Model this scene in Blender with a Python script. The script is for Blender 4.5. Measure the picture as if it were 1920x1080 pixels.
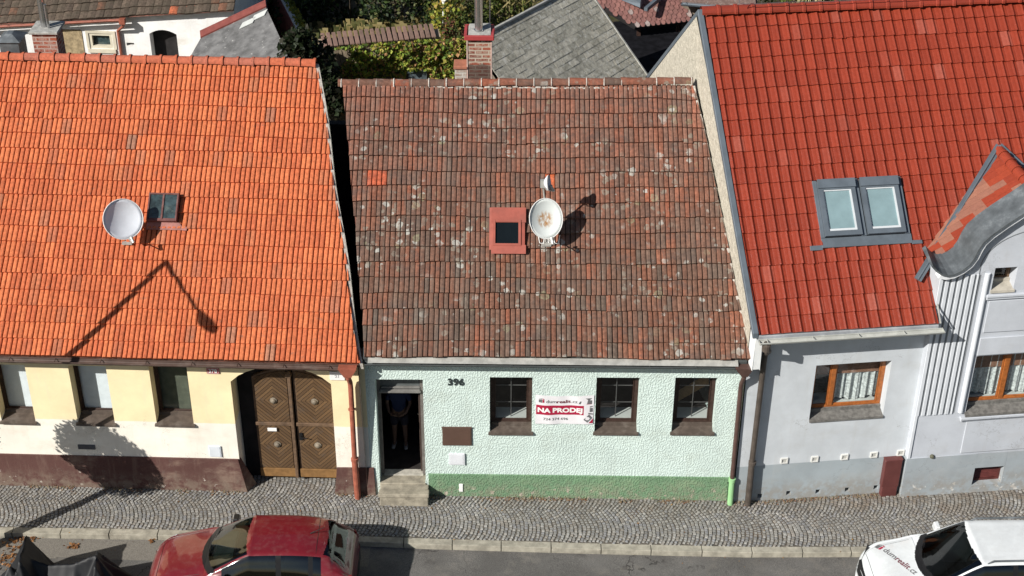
import bpy, bmesh, math, random
from math import sin, cos, tan, radians, pi, sqrt, atan2
from mathutils import Vector, Matrix, noise
from mathutils.geometry import tessellate_polygon

# ------------------------------------------------------------------ clean
for o in list(bpy.data.objects): bpy.data.objects.remove(o)
scn = bpy.context.scene
COL = scn.collection
V3 = Vector
RND = random.Random(7)

# ------------------------------------------------------------------ camera
FPX = 2860.0; PITCH = radians(31.98); ROLL = math.atan(30/4580.0)
CAMP = V3((0.0, -24.7, 20.5))
_f = V3((0, cos(PITCH), -sin(PITCH))); _r = V3((1, 0, 0)); _u = V3((0, sin(PITCH), cos(PITCH)))
RIGHT = _r*cos(ROLL) + _u*sin(ROLL); UP = -_r*sin(ROLL) + _u*cos(ROLL)
cd = bpy.data.cameras.new('camera'); cam = bpy.data.objects.new('camera', cd); COL.objects.link(cam)
cd.sensor_width = 36; cd.lens = FPX/1920*36; cd.clip_start = 0.1; cd.clip_end = 2000
cam.matrix_world = Matrix(((RIGHT.x, UP.x, -_f.x, CAMP.x), (RIGHT.y, UP.y, -_f.y, CAMP.y), (RIGHT.z, UP.z, -_f.z, CAMP.z), (0, 0, 0, 1)))
scn.camera = cam

# ------------------------------------------------------------------ light
SUN_AZ = radians(49.5); SUN_EL = radians(34.0)
TOSUN = V3((-sin(SUN_AZ)*cos(SUN_EL), -cos(SUN_AZ)*cos(SUN_EL), sin(SUN_EL)))
world = bpy.data.worlds.new("World"); scn.world = world; world.use_nodes = True
wn = world.node_tree
sky = wn.nodes.new('ShaderNodeTexSky'); sky.sky_type = 'NISHITA'; sky.sun_disc = False
sky.sun_elevation = SUN_EL; sky.sun_rotation = atan2(TOSUN.x, TOSUN.y)
wn.links.new(sky.outputs[0], wn.nodes['Background'].inputs[0]); wn.nodes['Background'].inputs[1].default_value = 0.05
sl = bpy.data.lights.new('sun', 'SUN'); sl.energy = 5.0; sl.angle = radians(0.5); sl.color = (1.0, 0.955, 0.89)
so = bpy.data.objects.new('sun', sl); COL.objects.link(so); so.location = (-30, -30, 40)
so.rotation_euler = (-TOSUN).to_track_quat('-Z', 'Y').to_euler()
scn.view_settings.view_transform = 'Standard'; scn.view_settings.look = 'None'
scn.view_settings.exposure = 0.35; scn.view_settings.gamma = 1.0
scn.render.engine = 'CYCLES'; scn.cycles.diffuse_bounces = 2

# ------------------------------------------------------------------ helpers
def ray(px, py):
    return (_f*FPX + RIGHT*(px-960) - UP*(py-540)).normalized()
def on_plane(px, py, p, n):            # a point of the photograph on a real plane of the place
    d = ray(px, py); return CAMP + d*((p-CAMP).dot(n)/d.dot(n))
def at(px, py, Y): return on_plane(px, py, V3((0, Y, 0)), V3((0, 1, 0)))
def atz(px, py, z): return on_plane(px, py, V3((0, 0, z)), V3((0, 0, 1)))
def gz(x): return 0.0 if x < -2.8 else -0.0135*(x+2.8)     # the street falls gently to the right

class Frame:
    def __init__(s, p, deg):
        a = radians(deg); s.o = V3((p[0], p[1], 0)); s.u = V3((cos(a), sin(a), 0)); s.n = V3((-sin(a), cos(a), 0))
    def __call__(s, u, v, z): return s.o + s.u*u + s.n*v + V3((0, 0, z))
FL = Frame((-2.9, 0), -1.8); FC = Frame((0, 0), 0); FR = Frame((5.154, -0.003), 7.0); FW = FC

class Plane3:                          # roof frame: u along the eave, s up the slope, h off the roof
    def __init__(s, fr, off, z0, deg):
        t = radians(deg); s.o = fr(0, off, z0); s.u = fr.u; s.s = fr.n*cos(t) + V3((0, 0, sin(t))); s.n = -fr.n*sin(t) + V3((0, 0, cos(t)))
    def __call__(s, u, v, h=0.0): return s.o + s.u*u + s.s*v + s.n*h
    def hit(s, px, py, h=0.0):
        q = on_plane(px, py, s.o + s.n*h, s.n) - s.o; return q.dot(s.u), q.dot(s.s)

class MB:
    def __init__(s): s.v = []; s.f = []; s.c = []; s.uv = {}; s.sm = False
    def face(s, pts, col=None):
        b = len(s.v); s.v += [V3(p) for p in pts]; s.f.append(list(range(b, b+len(pts)))); s.c.append(col)
    def mesh(s, pts, faces, col=None):
        b = len(s.v); s.v += [V3(p) for p in pts]
        for f in faces: s.f.append([b+i for i in f]); s.c.append(col)
    def hexa(s, p, col=None):          # 8 corners: bottom 0-3 ccw, top 4-7
        s.mesh(p, [(3, 2, 1, 0), (4, 5, 6, 7), (0, 1, 5, 4), (1, 2, 6, 5), (2, 3, 7, 6), (3, 0, 4, 7)], col); return s
    def box(s, fr, u0, u1, v0, v1, z0, z1, col=None):
        return s.hexa([fr(u0, v0, z0), fr(u1, v0, z0), fr(u1, v1, z0), fr(u0, v1, z0), fr(u0, v0, z1), fr(u1, v0, z1), fr(u1, v1, z1), fr(u0, v1, z1)], col)
    def tube(s, pts, r, n=10, col=None, cap=True):
        pts = [V3(p) for p in pts]; rs = r if isinstance(r, (list, tuple)) else [r]*len(pts)
        b = len(s.v); prev = None
        for i, p in enumerate(pts):
            d = (pts[min(i+1, len(pts)-1)] - pts[max(i-1, 0)]).normalized()
            if prev is None: a = d.cross(V3((0, 0, 1))); a = a if a.length > .1 else d.cross(V3((1, 0, 0)))
            else: a = prev - d*prev.dot(d)
            a.normalize(); prev = a; c = d.cross(a)
            for k in range(n):
                t = 2*pi*k/n; s.v.append(p + a*(cos(t)*rs[i]) + c*(sin(t)*rs[i]))
        for i in range(len(pts)-1):
            for k in range(n):
                k2 = (k+1) % n; s.f.append([b+i*n+k, b+i*n+k2, b+(i+1)*n+k2, b+(i+1)*n+k]); s.c.append(col)
        if cap:
            s.f.append([b+k for k in range(n)][::-1]); s.c.append(col); e = b+(len(pts)-1)*n; s.f.append([e+k for k in range(n)]); s.c.append(col)
        return s
    def lathe(s, o, ax, prof, n=24, col=None):       # profile (r, h) along the axis
        ax = V3(ax).normalized(); a = ax.cross(V3((0, 0, 1))); a = a if a.length > .1 else ax.cross(V3((1, 0, 0))); a.normalize(); c = ax.cross(a); o = V3(o)
        b = len(s.v)
        for r, h in prof:
            for k in range(n): t = 2*pi*k/n; s.v.append(o + ax*h + (a*cos(t) + c*sin(t))*r)
        for i in range(len(prof)-1):
            for k in range(n): k2 = (k+1) % n; s.f.append([b+i*n+k, b+i*n+k2, b+(i+1)*n+k2, b+(i+1)*n+k]); s.c.append(col)
        return s
    def poly(s, outer, holes, fn, depth=0.0, col=None, rev=True, outer_rev=False):   # 2-D outline with holes; fn(a, b, d) -> world
        loops = [[V3((a, b, 0)) for a, b in l] for l in [outer]+holes]
        flat = [p for l in loops for p in l]; tr = tessellate_polygon(loops); b0 = len(s.v)
        s.v += [fn(p.x, p.y, 0.0) for p in flat]
        for t in tr:
            i, j, k = t; A, B, C_ = flat[i], flat[j], flat[k]
            if (B-A).cross(C_-A).z < 0: j, k = k, j
            if (flat[j]-flat[i]).cross(flat[k]-flat[i]).length < 1e-9: continue
            s.f.append([b0+i, b0+j, b0+k]); s.c.append(col)
        if depth:
            for li, l in enumerate(loops):
                if li == 0 and not outer_rev: continue
                if li > 0 and not rev: continue
                for i in range(len(l)):
                    p, q = l[i], l[(i+1) % len(l)]
                    s.face([fn(p.x, p.y, 0), fn(q.x, q.y, 0), fn(q.x, q.y, depth), fn(p.x, p.y, depth)], col)
        return s

def link(o, parent=None):
    COL.objects.link(o)
    if parent is not None: o.parent = parent
    return o
def wloc(o):
    p = V3((0, 0, 0))
    while o is not None: p += o.location; o = o.parent
    return p
def tag(o, label=None, cat=None, group=None, kind=None):
    if label: o['label'] = label
    if cat: o['category'] = cat
    if group: o['group'] = group
    if kind: o['kind'] = kind
    return o
def obj(name, mb, mat, parent=None, base=None, smooth=False, bevel=0, seg=1, label=None, autos=False):
    me = bpy.data.meshes.new(name)
    off = wloc(parent) if parent is not None else V3(base or (0, 0, 0))
    me.from_pydata([p-off for p in mb.v], [], mb.f)
    if any(c is not None for c in mb.c):
        ca = me.color_attributes.new('Col', 'FLOAT_COLOR', 'CORNER'); arr = []
        for f, c in zip(mb.f, mb.c):
            c = c or (1, 1, 1); arr += [c[0], c[1], c[2], 1.0]*len(f)
        ca.data.foreach_set('color', arr)
    if smooth:
        bm = bmesh.new(); bm.from_mesh(me); bmesh.ops.remove_doubles(bm, verts=bm.verts, dist=1e-5); bm.to_mesh(me); bm.free()
        me.polygons.foreach_set('use_smooth', [True]*len(me.polygons))
    me.materials.append(mat); me.update()
    o = bpy.data.objects.new(name, me); link(o, parent)
    if parent is None: o.location = off
    if bevel:
        if not smooth:
            bm = bmesh.new(); bm.from_mesh(me); bmesh.ops.remove_doubles(bm, verts=bm.verts, dist=1e-5); bm.to_mesh(me); bm.free()
        m = o.modifiers.new('bevel', 'BEVEL'); m.width = bevel; m.segments = seg; m.limit_method = 'ANGLE'; m.angle_limit = radians(40)
    if label: o['label'] = label
    return o
def thing(name, loc, label, cat, group=None):
    o = bpy.data.objects.new(name, None); o.empty_display_size = .2; COL.objects.link(o); o.location = V3(loc); return tag(o, label, cat, group)
def text_mb(txt, size, fn, thick=0.0, spacing=1.0, depth=0.004, align='LEFT', width=None):
    cu = bpy.data.curves.new('t', 'FONT'); cu.body = txt; cu.size = size; cu.offset = thick; cu.space_character = spacing; cu.align_x = align; cu.resolution_u = 3
    ob = bpy.data.objects.new('t', cu); COL.objects.link(ob); bpy.context.view_layer.update()
    me = bpy.data.meshes.new_from_object(ob.evaluated_get(bpy.context.evaluated_depsgraph_get()))
    xs = [v.co.x for v in me.vertices]; w = max(xs)-min(xs); k = (width/w) if width else 1.0; x0 = min(xs) if align == 'LEFT' else 0
    mb = MB(); mb.mesh([fn((v.co.x-x0)*k, v.co.y, depth) for v in me.vertices], [list(p.vertices) for p in me.polygons])
    bpy.data.objects.remove(ob); bpy.data.meshes.remove(me); bpy.data.curves.remove(cu); return mb
def join(a, b):
    n = len(a.v); a.v += b.v; a.f += [[n+i for i in f] for f in b.f]; a.c += b.c; return a

# ------------------------------------------------------------------ materials
class NT:
    def __init__(s, name):
        s.m = bpy.data.materials.new(name); s.m.use_nodes = True; s.t = s.m.node_tree; s.p = s.t.nodes['Principled BSDF']; s.out = s.t.nodes['Material Output']
        s._tc = None
    def n(s, ty, **kw):
        nd = s.t.nodes.new(ty)
        for k, v in kw.items(): setattr(nd, k, v)
        return nd
    def l(s, a, b): s.t.links.new(a, b)
    def co(s, scale=None, rot=None):
        if s._tc is None: s._tc = s.n('ShaderNodeTexCoord').outputs['Object']
        if scale is None and rot is None: return s._tc
        mp = s.n('ShaderNodeMapping'); s.l(s._tc, mp.inputs[0])
        if scale: mp.inputs['Scale'].default_value = scale
        if rot: mp.inputs['Rotation'].default_value = rot
        return mp.outputs[0]
    def noise(s, scale, detail=4, rough=.6, co=None, out=0):
        nd = s.n('ShaderNodeTexNoise'); nd.inputs['Scale'].default_value = scale; nd.inputs['Detail'].default_value = detail; nd.inputs['Roughness'].default_value = rough
        s.l(co or s.co(), nd.inputs['Vector']); return nd.outputs[out]
    def math(s, op, a, b=None, c=None, clamp=False):
        nd = s.n('ShaderNodeMath', operation=op); nd.use_clamp = clamp
        for i, x in enumerate((a, b, c)):
            if x is None: continue
            if isinstance(x, (int, float)): nd.inputs[i].default_value = x
            else: s.l(x, nd.inputs[i])
        return nd.outputs[0]
    def ramp(s, x, a, b, lo=0.0, hi=1.0):
        nd = s.n('ShaderNodeMapRange', interpolation_type='SMOOTHSTEP'); s.l(x, nd.inputs[0])
        for i, q in enumerate((a, b, lo, hi)): nd.inputs[i+1].default_value = q
        return nd.outputs[0]
    def mix(s, f, a, b, mode='MIX'):
        nd = s.n('ShaderNodeMix', data_type='RGBA', blend_type=mode)
        for sock, x in ((nd.inputs[0], f), (nd.inputs[6], a), (nd.inputs[7], b)):
            if isinstance(x, (int, float)): sock.default_value = x
            elif isinstance(x, tuple): sock.default_value = (x[0], x[1], x[2], 1)
            else: s.l(x, sock)
        return nd.outputs[2]
    def attr(s, name='Col', out='Color'):
        nd = s.n('ShaderNodeAttribute'); nd.attribute_name = name; return nd.outputs[out]
    def grey(s, x):
        nd = s.n('ShaderNodeCombineColor')
        for i in range(3): s.l(x, nd.inputs[i])
        return nd.outputs[0]
    def bump(s, h, dist=.01, strength=1.0):
        nd = s.n('ShaderNodeBump'); nd.inputs['Strength'].default_value = strength; nd.inputs['Distance'].default_value = dist; s.l(h, nd.inputs['Height']); s.l(nd.outputs[0], s.p.inputs['Normal']); return nd
    def fin(s, col, rough=.85, metal=0.0, spec=.3):
        if isinstance(col, tuple): s.p.inputs['Base Color'].default_value = (*col[:3], 1)
        else: s.l(col, s.p.inputs['Base Color'])
        if isinstance(rough, (int, float)): s.p.inputs['Roughness'].default_value = rough
        else: s.l(rough, s.p.inputs['Roughness'])
        s.p.inputs['Metallic'].default_value = metal; s.p.inputs['Specular IOR Level'].default_value = spec; return s.m

def simple(name, col, rough=.85, var=.2, scale=4, dirt=None, dscale=2.0, damt=.6, dthr=(.52, .7), bump=0, bscale=60, metal=0.0, spec=.3, attr=False, det=5):
    t = NT(name); base = t.attr() if attr else col
    k = t.ramp(t.noise(scale, det), .3, .7, 1-var, 1+var)
    c = t.mix(1.0, base, t.grey(k), 'MULTIPLY')
    if dirt:
        f = t.math('MULTIPLY', t.ramp(t.noise(dscale, 6, .7), dthr[0], dthr[1]), damt); c = t.mix(f, c, dirt)
    if bump: t.bump(t.noise(bscale, 5, .65), bump)
    return t.fin(c, rough, metal, spec)

def stucco(name, bands, bump=.012, bscale=28, dirt=(.3, .3, .26), damt=.35, rough=.95, blobs=True, edge=.04, spots=None, dz=None, streak=.22):
    # bands: list of (z_top, colour) from the bottom up: paint of that colour up to that height
    t = NT(name); sep = t.n('ShaderNodeSeparateXYZ'); t.l(t.co(), sep.inputs[0])
    z = t.math('ADD', sep.outputs[2], t.math('MULTIPLY', t.math('SUBTRACT', t.noise(5, 5, .7), .5), edge))
    c = bands[0][1]
    for (zt, _), (_, nc) in zip(bands, bands[1:]):
        c = t.mix(t.ramp(z, zt-.008, zt+.008), c, nc)
    k = t.ramp(t.noise(1.3, 6, .65), .3, .72, .9, 1.06); c = t.mix(1.0, c, t.grey(k), 'MULTIPLY')
    f = t.math('MULTIPLY', t.ramp(t.noise(.9, 8, .7, co=t.co(scale=(1, 1, 1.9))), .5, .72), damt); 
    if dz: f = t.math('MULTIPLY', f, t.ramp(sep.outputs[2], dz[0], dz[1], 1.0, .15))
    c = t.mix(f, c, dirt)
    if spots: 
        g = t.ramp(t.noise(7, 5, .6), spots[0], spots[0]+.03); g = t.math('MULTIPLY', g, t.ramp(sep.outputs[2], spots[2], spots[2]+.15, 1, 0)); c = t.mix(g, c, spots[1])
    st_ = t.math('MULTIPLY', t.ramp(t.noise(2.4, 6, .7, co=t.co(scale=(2.6, 2.6, .3))), .52, .72), streak); c = t.mix(st_, c, dirt)
    lowd = t.math('MULTIPLY', t.math('MULTIPLY', t.ramp(sep.outputs[2], .02, .55, 1.0, 0.0), t.ramp(t.noise(6, 6, .7), .38, .6)), .5); c = t.mix(lowd, c, (.26, .22, .17))
    crk = t.n('ShaderNodeTexVoronoi', feature='DISTANCE_TO_EDGE'); crk.inputs['Scale'].default_value = .8; wv_ = t.n('ShaderNodeVectorMath', operation='ADD'); t.l(t.co(), wv_.inputs[0]); t.l(t.noise(2.2, 5, .7, out=1), wv_.inputs[1]); t.l(wv_.outputs[0], crk.inputs['Vector']); ck = t.math('MULTIPLY', t.math('LESS_THAN', crk.outputs['Distance'], .0035), t.ramp(t.noise(.7, 3), .5, .56)); c = t.mix(t.math('MULTIPLY', ck, .45), c, (.16, .15, .13))
    if blobs:
        h = t.ramp(t.noise(bscale, 2, .5, co=t.co(scale=(1, 1, .75))), .42, .62); c = t.mix(t.math('MULTIPLY', t.math('SUBTRACT', 1.0, h), .08), c, (.25, .33, .30)); t.bump(h, bump)
    else: t.bump(t.noise(bscale, 5, .6), bump)
    return t.fin(c, rough, 0, .2)

M_GUT_BROWN = simple('brown_metal', (.075, .045, .035), .5, .25, 5, dirt=(.17, .14, .12), damt=.5)
M_TERRA = simple('terracotta_pipe_paint', (.30, .095, .06), .5, .2, 6)
M_ZINC = simple('zinc', (.42, .42, .39), .45, .2, 6, metal=.3)
M_ZINCDK = simple('weathered_zinc', (.13, .145, .155), .5, .3, 3, dirt=(.26, .28, .29), dscale=3, damt=.7, metal=.35)
M_TRIM = simple('grey_coated_metal', (.12, .145, .17), .45, .12, 3, metal=.2)
M_DKTRIM = simple('dark_metal', (.02, .022, .026), .5, .2)
M_BROWNWOOD = simple('dark_brown_frame', (.045, .026, .02), .5, .25, 12)
M_SILLBR = simple('brown_sill_sheet', (.095, .075, .062), .55, .2, 8, dirt=(.17, .15, .13))
M_ORANGEWOOD = simple('orange_brown_frame', (.33, .105, .025), .35, .2, 14, spec=.5)
M_WHITE = simple('white_painted', (.78, .78, .76), .5, .06, 6)
M_BLIND = simple('pale_blind', (.80, .84, .86), .8, .05, 6)
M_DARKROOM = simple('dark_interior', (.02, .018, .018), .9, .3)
M_INNERBOARD = simple('inner_window_board', (.62, .64, .60), .5, .05)
M_CURTAIN = simple('lace_curtain', (.55, .58, .56), .9, .35, 20)
M_BLIND_BR = simple('brown_roller_blind', (.26, .14, .09), .8, .2, 16)
M_STONE = simple('step_stone', (.30, .27, .21), .9, .25, 6, dirt=(.17, .15, .12), dscale=4, bump=.006)
M_BOXBR = simple('brown_cabinet', (.10, .06, .045), .45, .06, 4)
M_MAROON = simple('maroon_cabinet', (.115, .038, .035), .5, .1, 4)
M_BLACK = simple('black_paint', (.012, .012, .013), .5, .1)
M_RED = simple('sign_red', (.32, .02, .03), .45, .05)
M_GREYTXT = simple('sign_grey', (.09, .095, .10), .5, .05)
M_MORTAR = simple('mortar', (.42, .39, .35), .95, .3, 20, bump=.004)
M_CONC = simple('concrete_cap', (.33, .33, .31), .95, .25, 9, dirt=(.14, .14, .13), dscale=6, bump=.006)
M_REDSHEET = simple('red_painted_sheet', (.19, .055, .045), .5, .15, 6)
M_STEEL = simple('stainless_steel', (.5, .5, .5), .25, .1, 5, metal=.9)
M_DISH = simple('dish_white', (.66, .69, .74), .45, .05, 5)
M_BACKROOF = simple('rear_tiles', (.14, .06, .045), .9, .4, 8)

def glass(name, tint=(.75, .8, .8), refl=.9, mixv=.12):
    t = NT(name); t.t.nodes.remove(t.p)
    tr = t.n('ShaderNodeBsdfTransparent'); tr.inputs[0].default_value = (*tint, 1)
    gl = t.n('ShaderNodeBsdfGlossy'); gl.inputs['Roughness'].default_value = .03; gl.inputs[0].default_value = (refl, refl, refl, 1)
    fr = t.n('ShaderNodeLayerWeight'); fr.inputs[0].default_value = .5
    mx = t.n('ShaderNodeMixShader'); k = t.math('ADD', t.math('MULTIPLY', t.math('POWER', fr.outputs['Facing'], 4.0), .8), mixv+.04, clamp=True); t.l(k, mx.inputs[0]); t.l(tr.outputs[0], mx.inputs[1]); t.l(gl.outputs[0], mx.inputs[2]); t.l(mx.outputs[0], t.out.inputs[0]); return t.m
M_GLASS = glass('window_glass', (.86, .89, .90), .9, .02)
M_CARGLASS = glass('car_glass', (.40, .50, .46), 1.0, .03)
M_CARGLASSDK = glass('tinted_car_glass', (.10, .12, .12), 1.0, .05)

def tile_mat(name, rough=.75, spec=.35, dirt=(.13, .10, .085), dthr=(.56, .68), damt=.55, dscale=3.2, lichen=False, fine=.25, coat=0.0):
    t = NT(name); c = t.attr()
    c = t.mix(1.0, c, t.grey(t.ramp(t.noise(14, 5, .7), .28, .72, 1-fine, 1+fine)), 'MULTIPLY')
    f = t.math('MULTIPLY', t.ramp(t.noise(dscale, 8, .75), dthr[0], dthr[1]), damt); c = t.mix(f, c, dirt)
    f = t.math('MULTIPLY', t.ramp(t.noise(34, 3, .6), .66, .72), damt); c = t.mix(f, c, (.06, .04, .035))
    if lichen:
        big = t.ramp(t.noise(.45, 4, .6), .36, .62); c = t.mix(t.math('MULTIPLY', big, .30), c, (.115, .088, .074)); stk = t.math('MULTIPLY', t.ramp(t.noise(1.7, 5, .7, co=t.co(scale=(2.2, .35, .35))), .52, .66), .35); c = t.mix(stk, c, (.20, .16, .13))
        # round crusts of pale lichen, some of them rings
        warp = t.n('ShaderNodeVectorMath', operation='ADD'); nz = t.noise(7, 5, .7, out=1); sc = t.n('ShaderNodeVectorMath', operation='SCALE'); t.l(nz, sc.inputs[0]); sc.inputs['Scale'].default_value = .15
        t.l(t.co(), warp.inputs[0]); t.l(sc.outputs[0], warp.inputs[1])
        for (s, r, pres, col, ring, seed) in ((2.3, .12, .36, (.25, .24, .15), True, 0), (3.4, .10, .52, (.42, .42, .38), False, 3.3), (8.5, .09, .78, (.24, .21, .17), False, 5.1), (1.9, .13, .50, (.30, .26, .17), True, 9.1), (6.5, .075, .82, (.44, .44, .40), False, 1.7)):
            mp = t.n('ShaderNodeMapping'); mp.inputs['Location'].default_value = (seed, seed, seed); t.l(warp.outputs[0], mp.inputs[0])
            vo = t.n('ShaderNodeTexVoronoi'); vo.inputs['Scale'].default_value = s; vo.inputs['Randomness'].default_value = 1.0; t.l(mp.outputs[0], vo.inputs['Vector'])
            sp = t.n('ShaderNodeSeparateColor'); t.l(vo.outputs['Color'], sp.inputs[0])
            rr = t.math('MULTIPLY', t.math('ADD', sp.outputs[1], .35), r*1.3*s*.5)   # radius in voronoi units
            d = vo.outputs['Distance']
            disc = t.math('SUBTRACT', 1.0, t.math('SMOOTH_MIN', 1.0, t.math('MAXIMUM', t.math('MULTIPLY', t.math('SUBTRACT', d, rr), 40.0), 0.0), .01), clamp=True)
            if ring:
                inner = t.math('MULTIPLY', t.math('SUBTRACT', d, t.math('MULTIPLY', rr, .72)), 30.0, clamp=True)
                disc = t.math('MULTIPLY', disc, t.math('ADD', t.math('MULTIPLY', inner, .6), .4))
            disc = t.math('MULTIPLY', disc, t.ramp(t.noise(22, 5, .75), .33, .50))
            # more lichen in some regions than in others
            reg = t.ramp(t.noise(.8, 4, .6, co=t.co(scale=(1, 1.2, 1))), .44, .58, .06, 1.0)
            disc = t.math('MULTIPLY', t.math('MULTIPLY', disc, t.math('GREATER_THAN', sp.outputs[0], pres)), reg)
            c = t.mix(t.math('MULTIPLY', disc, .74), c, col)
    t.bump(t.noise(60, 4, .6), .004)
    m = t.fin(c, rough, 0, spec)
    return m
M_TILE_L = tile_mat('orange_tile', rough=.85, spec=.18, dthr=(.6, .68), damt=.55, dscale=4.5, dirt=(.20, .13, .095))
M_TILE_C = tile_mat('old_lichen_tile', lichen=True, rough=.95, spec=.15, dthr=(.50, .62), damt=.5, dirt=(.095, .07, .062), fine=.34)
M_TILE_R = tile_mat('red_engobe_tile', rough=.33, spec=.45, dirt=(.27, .075, .05), dthr=(.60, .72), damt=.28, dscale=2.4, fine=.1)

# ------------------------------------------------------------------ roof builder
PROF_DOUBLE = [(0, -.035), (.05, -.035), (.06, .012), (.14, .022), (.36, .022), (.43, .014), (.445, -.03), (.52, -.03), (.53, .014), (.61, .022), (.85, .022), (.94, .012), (.95, -.035), (1, -.035)]
PROF_WAVE = [(0, .004), (.08, .004), (.18, .012), (.32, .020), (.46, .026), (.56, .034), (.62, .040), (.68, .038), (.75, .022), (.82, .008), (.9, .002), (1, .004)]
def roof_tiles(name, parent, pl, uL, uR, S, tw, th, prof, lip, colf, mat, wav=0.0, sag=0.0, jit=.0, rnd=None, skip=None, umin=None):
    rnd = rnd or random.Random(3); mb = MB(); rows = int(round(S/th)); th = S/rows
    a0 = min(uL(0), uL(S)); a1 = max(uR(0), uR(S)); n = int((a1-a0)/tw)+2
    ph = [rnd.uniform(0, 6) for _ in range(6)]
    def wv(u, k): return wav*(sin(u*1.1+ph[0]+k*.25)+.6*sin(u*2.7+ph[1]+k*.9)+.35*sin(u*6.1+ph[2]*k))
    def sg(u, s): return sag*(sin(u*.9+ph[3]+s*.4)+.7*sin(s*1.3+ph[4]+u*.35))
    for k in range(rows):
        s0 = k*th; s1 = (k+1)*th
        shift = rnd.uniform(-.01, .01)
        for j in range(n):
            ua = a0 + j*tw + shift + umin_off
            L0, R0 = uL(s0), uR(s0)
            if ua+tw < L0+.02 or ua > R0-.02: continue
            if skip and skip(ua+tw/2, s0+th/2): continue
            col = colf(j, k, rnd); h0 = rnd.uniform(-jit, jit); tlt = rnd.uniform(-jit, jit)*.6; du = rnd.uniform(-jit, jit)*.25; ds = rnd.uniform(-jit, jit)*.8 - (rnd.uniform(.008, .025) if rnd.random() < .02 else 0)
            two = isinstance(col, list)
            lo, hi, bt = [], [], []
            for fx, h in prof:
                u = ua + du + fx*tw
                ul = min(max(u, uL(s0)), uR(s0)); uh = min(max(u, uL(s1)), uR(s1))
                w0 = wv(u, k) + ds; w1 = wv(u, k+1)
                lo.append(pl(ul, s0+w0, h+lip+h0+tlt*(fx-.5)+sg(u, s0))); hi.append(pl(uh, s1+w1+.03, h+h0*.5+sg(u, s1)-.002)); bt.append(pl(ul, s0+w0+.004, min(h, 0)-.012+sg(u, s0)))
            for i in range(len(prof)-1):
                if (lo[i+1]-lo[i]).length < 1e-4 and (hi[i+1]-hi[i]).length < 1e-4: continue
                c = (col[0] if prof[i][0] < .5 else col[1]) if two else col
                mb.face([lo[i], lo[i+1], hi[i+1], hi[i]], c); mb.face([bt[i], bt[i+1], lo[i+1], lo[i]], c)
    return obj(name, mb, mat, parent)
umin_off = 0.0

def ridge_caps(parent, p0, p1, r, step, colf, mat, back=None, name='ridge_tiles', flare=.015, rnd=None, drop=.6):
    rnd = rnd or random.Random(5); mb = MB(); p0 = V3(p0); p1 = V3(p1); L = (p1-p0).length; n = int(round(L/step)); step = L/n; d = (p1-p0).normalized()
    side = d.cross(V3((0, 0, 1))).normalized(); upv = side.cross(d)
    K = 10
    for i in range(n):
        a = p0 + d*(i*step-.02); b = p0 + d*((i+1)*step+.01); c = colf(rnd); jz = rnd.uniform(-.008, .008)
        segs = [(0, r), (.82, r), (.86, r+flare), (1.0, r+flare)] if flare > 0 else [(0, r+.006), (1, r-.01)]
        prev = None
        for t, rr in segs:
            ring = []
            for k in range(K+1):
                th = pi*(1.06*k/K-.03); ring.append(a.lerp(b, t) + side*(cos(th)*rr) + upv*(sin(th)*rr*1.0+jz) - upv*drop*r*.3)
            if prev:
                for k in range(K): mb.face([prev[k], ring[k], ring[k+1], prev[k+1]], c)
            prev = ring
    return obj(name, mb, mat, parent)

def gutter(parent, a, b, r, mat, name='gutter', n=8, seg=1, fascia=None):
    mb = MB(); a = V3(a); b = V3(b); d = (b-a).normalized(); side = d.cross(V3((0, 0, 1))).normalized()
    pr = [(side*cos(t)*r - V3((0, 0, 1))*sin(t)*r) for t in [pi*k/n for k in range(n+1)]]
    pi_ = [q*.93 for q in pr]
    for k in range(n):
        mb.face([a+pr[k], b+pr[k], b+pr[k+1], a+pr[k+1]]); mb.face([a+pi_[k+1], b+pi_[k+1], b+pi_[k], a+pi_[k]])
    for s_ in (0, n): mb.tube([a+pr[s_]*.98, b+pr[s_]*.98], .011, 6)
    for e in (a, b):
        mb.face([e]+[e+q for q in pr])
    L = (b-a).length; k = int(L/.9)
    for i in range(k+1):
        p = a + d*(.15+i*.9)
        if (p-a).length > L-.05: break
        mb.tube([p+side*r*1.02, p+V3((0, 0, .004))-side*r*1.1], .008, 5)
    return obj(name, mb, mat, parent)

def downpipe(parent, pts, r, mat, name='downpipe', collars=(), funnel=None):
    mb = MB(); mb.tube(pts, r, 12)
    for c, h, rr in collars: mb.lathe(c, (0, 0, 1), [(r, 0), (rr, .005), (rr, h), (r, h+.005)], 14)
    return obj(name, mb, mat, parent, smooth=False)

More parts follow.
